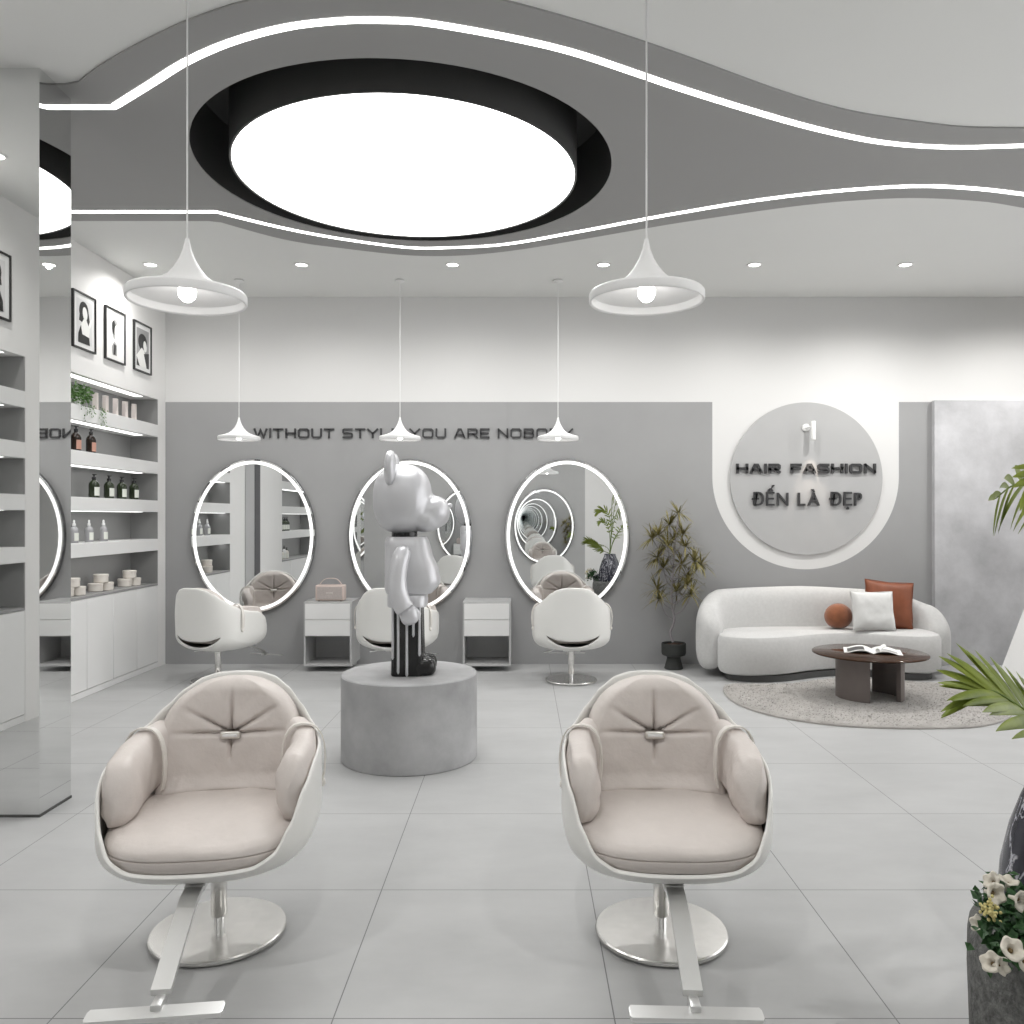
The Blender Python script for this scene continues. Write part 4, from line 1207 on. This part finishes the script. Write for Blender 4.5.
TX, TY, TZ = 2.665, 6.25, .365
t = thing('coffee_table', 'round dark brown glass coffee table on two curved panel legs, on the rug', 'table', (TX, TY, .022))
ob('table_top', lathe(BM(), [(0, TZ - .037), (.412, TZ - .037), (.418, TZ - .034), (.418, TZ - .026), (.412, TZ - .022), (0, TZ - .022)], 96), M['tglass'], t)
def arc_panel(a0, a1, r0, r1, z0, z1):
    b = BM(); rs = []
    for i in range(25):
        a = R(a0 + (a1 - a0) * i / 24); c, s = math.cos(a), math.sin(a)
        rs.append([Vector((r0 * c, r0 * s, z0)), Vector((r1 * c, r1 * s, z0)), Vector((r1 * c, r1 * s, z1)), Vector((r0 * c, r0 * s, z1))])
    return rings_mesh(b, rs)
ob('leg', arc_panel(150, 248, .21, .245, 0, TZ - .038), M['tleg'], t)
ob('leg', arc_panel(-52, 62, .21, .245, 0, TZ - .038), M['tleg'], t)
# magazine
t = thing('open_magazine', 'open white magazine lying on the coffee table', 'magazine', (TX + .03, TY + .02, TZ + .001), R(-20))
for s, nm in ((-1, 'page'), (1, 'page')):
    b = BM(); rs = []
    for i in range(15):
        q = i / 14; x = s * .205 * q; z = .003 + .030 * math.sin(PI * min(1, q * 1.15)) ** 1 * (1 - q * .55) if q < .87 else .003 + .008 * (1 - q)
        rs.append([Vector((x, -.135, z)), Vector((x, .135, z)), Vector((x, .135, max(.0, z - .006 * (1 - q * .5)))), Vector((x, -.135, max(0, z - .006 * (1 - q * .5))))])
    rings_mesh(b, rs); pg = ob('page', b, M['paper'], t)
    b = BM()
    x0_, x1_ = (.05, .17) if s > 0 else (-.18, -.06)
    for i in range(6):
        pass
    rs = []
    for i in range(9):
        x = x0_ + (x1_ - x0_) * i / 8; q = abs(x) / .205
        z = (.003 + .030 * math.sin(PI * min(1, q * 1.15)) * (1 - q * .55) if q < .87 else .003 + .008 * (1 - q)) + .0009
        rs.append([Vector((x, -.11, z)), Vector((x, -.03 if s > 0 else .06, z))])
    rings_mesh(b, rs, closed=False, cap=False); ob('printed_picture', b, M['ink'] if s < 0 else M['midgrey'], pg)
ob('rolled_page', tube(BM(), [(.03, -.13, .028), (.06, .0, .03), (.09, .12, .028)], .016, 12), M['paper'], t)

# white sloping desk at the right edge
t = thing('reception_desk', 'white furniture piece with a slanting side, cut by the right edge behind the palm', 'desk', (4.05, 6.55, 0))
def slant(x_bot, x_top, x1, y0, y1, z0, z1):
    b = BM()
    vs = [b.verts.new(p) for p in ((x_bot, y0, z0), (x1, y0, z0), (x1, y1, z0), (x_bot, y1, z0), (x_top, y0, z1), (x1, y0, z1), (x1, y1, z1), (x_top, y1, z1))]
    for f in ((0, 1, 2, 3), (7, 6, 5, 4), (0, 4, 5, 1), (1, 5, 6, 2), (2, 6, 7, 3), (3, 7, 4, 0)): b.faces.new([vs[i] for i in f])
    bmesh.ops.bevel(b, geom=b.edges[:], offset=.006, segments=2, affect='EDGES')
    return b
ob('desk_body', slant(4.02, 4.37, 5.25, 6.45, 6.9, .03, .95), M['lacq'], t, True)
ob('desk_top', slant(4.36, 4.37, 5.27, 6.43, 6.92, .951, .985), M['lacq'], t, True)
ob('plinth', bx(4.09, 5.2, 6.5, 6.85, .001, .03), M['black'], t, True)

# ------------------------------------------------------------------ planter group at the right
GX, GY = 1.45, 2.05
t = thing('stone_planter', 'rough dark grey round stone planter in the lower right corner', 'planter', (GX, GY, 0))
prof = [(0, 0), (.275, 0), (.287, .02), (.292, .20), (.290, .295), (.284, .330), (.268, .352), (.245, .358), (.228, .345), (.224, .31), (0, .31)]
b = lathe(BM(), prof, 96)
for v in b.verts:
    v.co += v.co.normalized() * .006 * noise.noise(v.co * 18)
ob('planter_body', b, M['stone'], t, sharp=50)
so = ob('soil', lathe(BM(), [(0, .325), (.223, .318)], 40), M['soil'], t); so['kind'] = 'stuff'
VX, VY = 1.44, 2.09
t = thing('marble_vase', 'dark vase with white veins rising from the stone planter, holding the palm', 'vase', (VX, VY, .326))
ob('vase_body', lathe(BM(), [(0, 0), (.17, 0), (.187, .02), (.192, .08), (.186, .16), (.165, .26), (.138, .34), (.112, .40), (.095, .44), (.09, .47), (.082, .47), (.080, .44), (0, .42)], 72), M['marble'], t)
so = ob('soil', lathe(BM(), [(0, .452), (.079, .448)], 24), M['soil'], t); so['kind'] = 'stuff'
o = thing('veined_stone', 'dark veined stone slab leaning on the planter rim in the bottom right corner', 'stone', (1.30, 1.79, .40)); o.rotation_euler = (R(48), R(-22), R(-12))
b = bx(-.12, .14, -.07, .07, -.022, .022, .012, 2)
for v in b.verts: v.co += Vector((1, 1, 1)) * .006 * noise.noise(v.co * 14)
ob('slab', b, M['marble'], o)

# palm
VT = Vector((VX, VY, .80))
t = thing('areca_palm', 'green palm with long leaflets reaching in from the right edge above the vase', 'palm', VT)
def frond(pts, nl, lmax, seed, hang=.5, roll=0, ang=.95):
    rr = random.Random(seed)
    P = [p - VT for p in spline(pts, 10)]
    n = len(P)
    st = ob('frond', tube(BM(), P, [.0065 * (1 - .75 * i / n) for i in range(n)], 8), M['palmd'], t)
    b = BM()
    fr = frames(P)
    for i in range(nl):
        q = .30 + .70 * i / (nl - 1); k = min(n - 1, int(q * (n - 1))); p = P[k]; td, sd, ud = fr[k]; sd, ud = sd * math.cos(R(roll)) + ud * math.sin(R(roll)), ud * math.cos(R(roll)) - sd * math.sin(R(roll))
        for s in (-1, 1):
            if i == nl - 1 and s > 0: continue
            side = sd * s
            an = ang - .55 * (q - .3)
            d = (td * math.cos(an) + side * math.sin(an) + ud * .12 + Vector((rr.uniform(-.08, .08), rr.uniform(-.08, .08), rr.uniform(-.06, .06)))).normalized()
            L = lmax * (math.sin(PI * (.16 + .74 * (q - .3) / .7)) ** .6) * rr.uniform(.88, 1.1); w = .0105 * rr.uniform(.85, 1.15)
            ws = ud.cross(d).normalized()
            wn = ws.cross(d); pv = None
            for j in range(8):
                u = j / 7; c = p + d * L * u + Vector((0, 0, -hang * L * u * u * .6))
                wj = w * (math.sin(PI * min(1, .12 + .88 * u)) ** .7) if j < 7 else 0.0006
                cur = [b.verts.new(c + ws * wj + wn * wj * .35), b.verts.new(c), b.verts.new(c - ws * wj + wn * wj * .35)]
                if pv:
                    for a in (0, 1): b.faces.new((pv[a], cur[a], cur[a + 1], pv[a + 1]))
                pv = cur
    ob('leaflets', b, M['palm'], st, sharp=70)
V3 = Vector
frond([VT, V3((1.38, 2.02, .825)), V3((1.32, 1.97, .855)), V3((1.215, 1.95, .93)), V3((1.135, 1.94, .98)), V3((1.11, 1.94, .986))], 19, .20, 1, .30, 72, .66)
frond([VT, V3((1.46, 2.06, 1.2)), V3((1.42, 2.02, 1.45)), V3((1.33, 1.99, 1.515)), V3((1.245, 1.98, 1.485))], 12, .15, 2, .35, 60, .75)
frond([VT, V3((1.44, 2.05, 1.1)), V3((1.40, 2.0, 1.28)), V3((1.33, 1.97, 1.34)), V3((1.275, 1.96, 1.31))], 10, .10, 3, .35, 60, .75)
frond([VT, V3((1.42, 1.98, .88)), V3((1.34, 1.88, .93)), V3((1.275, 1.80, .93)), V3((1.225, 1.75, .905))], 9, .10, 4, .4, 40)
frond([VT, V3((1.47, 2.1, 1.2)), V3((1.52, 2.13, 1.6)), V3((1.60, 2.2, 1.80)), V3((1.70, 2.25, 1.84))], 13, .20, 5)
frond([VT, V3((1.46, 2.13, 1.1)), V3((1.50, 2.3, 1.4)), V3((1.53, 2.5, 1.5)), V3((1.54, 2.65, 1.46))], 12, .18, 6)
frond([VT, V3((1.5, 2.09, 1.0)), V3((1.68, 2.1, 1.3)), V3((1.85, 2.1, 1.36)), V3((1.98, 2.1, 1.30))], 13, .20, 7)
frond([VT, V3((1.5, 2.0, 1.0)), V3((1.64, 1.86, 1.2)), V3((1.76, 1.75, 1.25)), V3((1.86, 1.66, 1.2))], 12, .18, 8)
frond([VT, V3((1.46, 2.08, 1.2)), V3((1.48, 2.0, 1.6)), V3((1.5, 1.9, 1.72)), V3((1.53, 1.78, 1.74))], 12, .18, 9)

# petunias
t = thing('petunia_plant', 'cream trumpet flowers and dark leaves spilling over the left rim of the stone planter', 'flowers', (1.25, 1.98, .32))
O = Vector((1.25, 1.98, .32))
b = BM(); rr = random.Random(11)
centers = [at_d(x, y, d) for x, y, d in ((1000, 895, 1.98), (1012, 905, 1.95), (1018, 890, 1.98), (997, 918, 1.96), (1008, 930, 1.92), (1018, 922, 1.92), (995, 935, 1.94), (1004, 950, 1.90), (1020, 945, 1.86), (990, 905, 2.0), (1024, 905, 1.92), (1030, 930, 1.85), (1030, 955, 1.82), (999, 946, 1.93))]
for c in centers:
    for i in range(20):
        p = c + Vector((rr.gauss(0, .018), rr.gauss(0, .028), rr.gauss(0, .017)))
        leaf_quad(b, p - O, Vector((rr.uniform(-1, .6), rr.uniform(-1, .4), rr.uniform(-.5, .8))), Vector((rr.uniform(-.4, .4), rr.uniform(-1, 0), 1)), rr.uniform(.022, .038), rr.uniform(.018, .03))
fo = ob('foliage', b, M['leafd'], t); fo['kind'] = 'stuff'
b = BM()
for c in centers[::2]: tube(b, spline([Vector((1.30, 2.0, .30)) - O, (c + Vector((1.30, 2.0, .33))) / 2 - O, c - O], 4), .0025, 6)
ob('stems', b, M['leafd'], t)
def trumpet(c, d, r, L):
    b = BM(); d = d.normalized(); s = d.cross(Vector((0, 0, 1))).normalized(); u = s.cross(d)
    prof = [(.10, -.9), (.16, -.6), (.26, -.3), (.48, -.08), (.82, .03), (1.0, .0)]
    rs = []
    for pr, pz in prof:
        rs.append([c - O + (s * math.cos(2 * PI * k / 30) + u * math.sin(2 * PI * k / 30)) * r * pr * (1 + (.07 * math.cos(5 * 2 * PI * k / 30) if pr > .4 else 0)) + d * (pz * L + (.12 * r * math.cos(5 * 2 * PI * k / 30) if pr > .7 else 0)) for k in range(30)])
    rings_mesh(b, rs, cap=False)
    f = ob('flower', b, M['petal'], t)
    md = f.modifiers.new('s', 'SOLIDIFY'); md.thickness = .0012
    b = BM(); sellip(b, c - O - d * L * .32, (r * .2, r * .2, r * .2), nu=12, nv=8); ob('flower_throat', b, M['throat'], f)
for x, y, d_, dv, r_ in ((996.5, 894, 1.90, (.25, -1, .25), .026), (1013, 949, 1.78, (0, -.8, .75), .026), (991, 962, 1.86, (-.75, -.5, .75), .024), (1003, 966, 1.84, (.3, -.8, .35), .020), (1022, 901, 1.86, (.4, -1, .1), .024), (991, 880, 1.98, (-.8, -.2, .7), .022), (1009, 880, 1.96, (.1, -.2, 1), .022), (977, 923, 2.0, (-1, -.35, .5), .020), (1028, 962, 1.78, (.2, -1, .3), .024)):
    trumpet(at_d(x, y, d_), Vector(dv), r_, r_ * 1.5)
b = BM()
yc = at_d(991, 911, 1.88)
t2 = thing('yellow_flower', 'pale yellow flower cluster among the cream petunias in the stone planter', 'flowers', yc)
for i in range(60):
    sellip(b, (rr.gauss(0, .009), rr.gauss(0, .010), rr.gauss(0, .012)), (.0038, .0038, .0038), nu=8, nv=6)
ob('florets', b, M['yellow'], t2)['kind'] = 'stuff'
ob('stem', tube(BM(), spline([Vector((0, 0, 0)), Vector((.03, .05, -.05)), Vector((1.28, 2.0, .31)) - yc], 4), .0025, 6), M['leafd'], t2)

# ------------------------------------------------------------------ world and view
w = bpy.data.worlds.new('world'); S.world = w; w.use_nodes = True
w.node_tree.nodes['Background'].inputs[0].default_value = (1, 1, 1, 1)
w.node_tree.nodes['Background'].inputs[1].default_value = 1.15
S.view_settings.view_transform = 'Standard'; S.view_settings.look = 'None'
S.view_settings.exposure = 1.17; S.view_settings.gamma = 1.0; S.view_settings.use_curve_mapping = False
cy = S.cycles
cy.max_bounces = 26; cy.glossy_bounces = 24; cy.diffuse_bounces = 6; cy.transmission_bounces = 8
cy.caustics_reflective = False; cy.caustics_refractive = False
cy.sample_clamp_indirect = 6
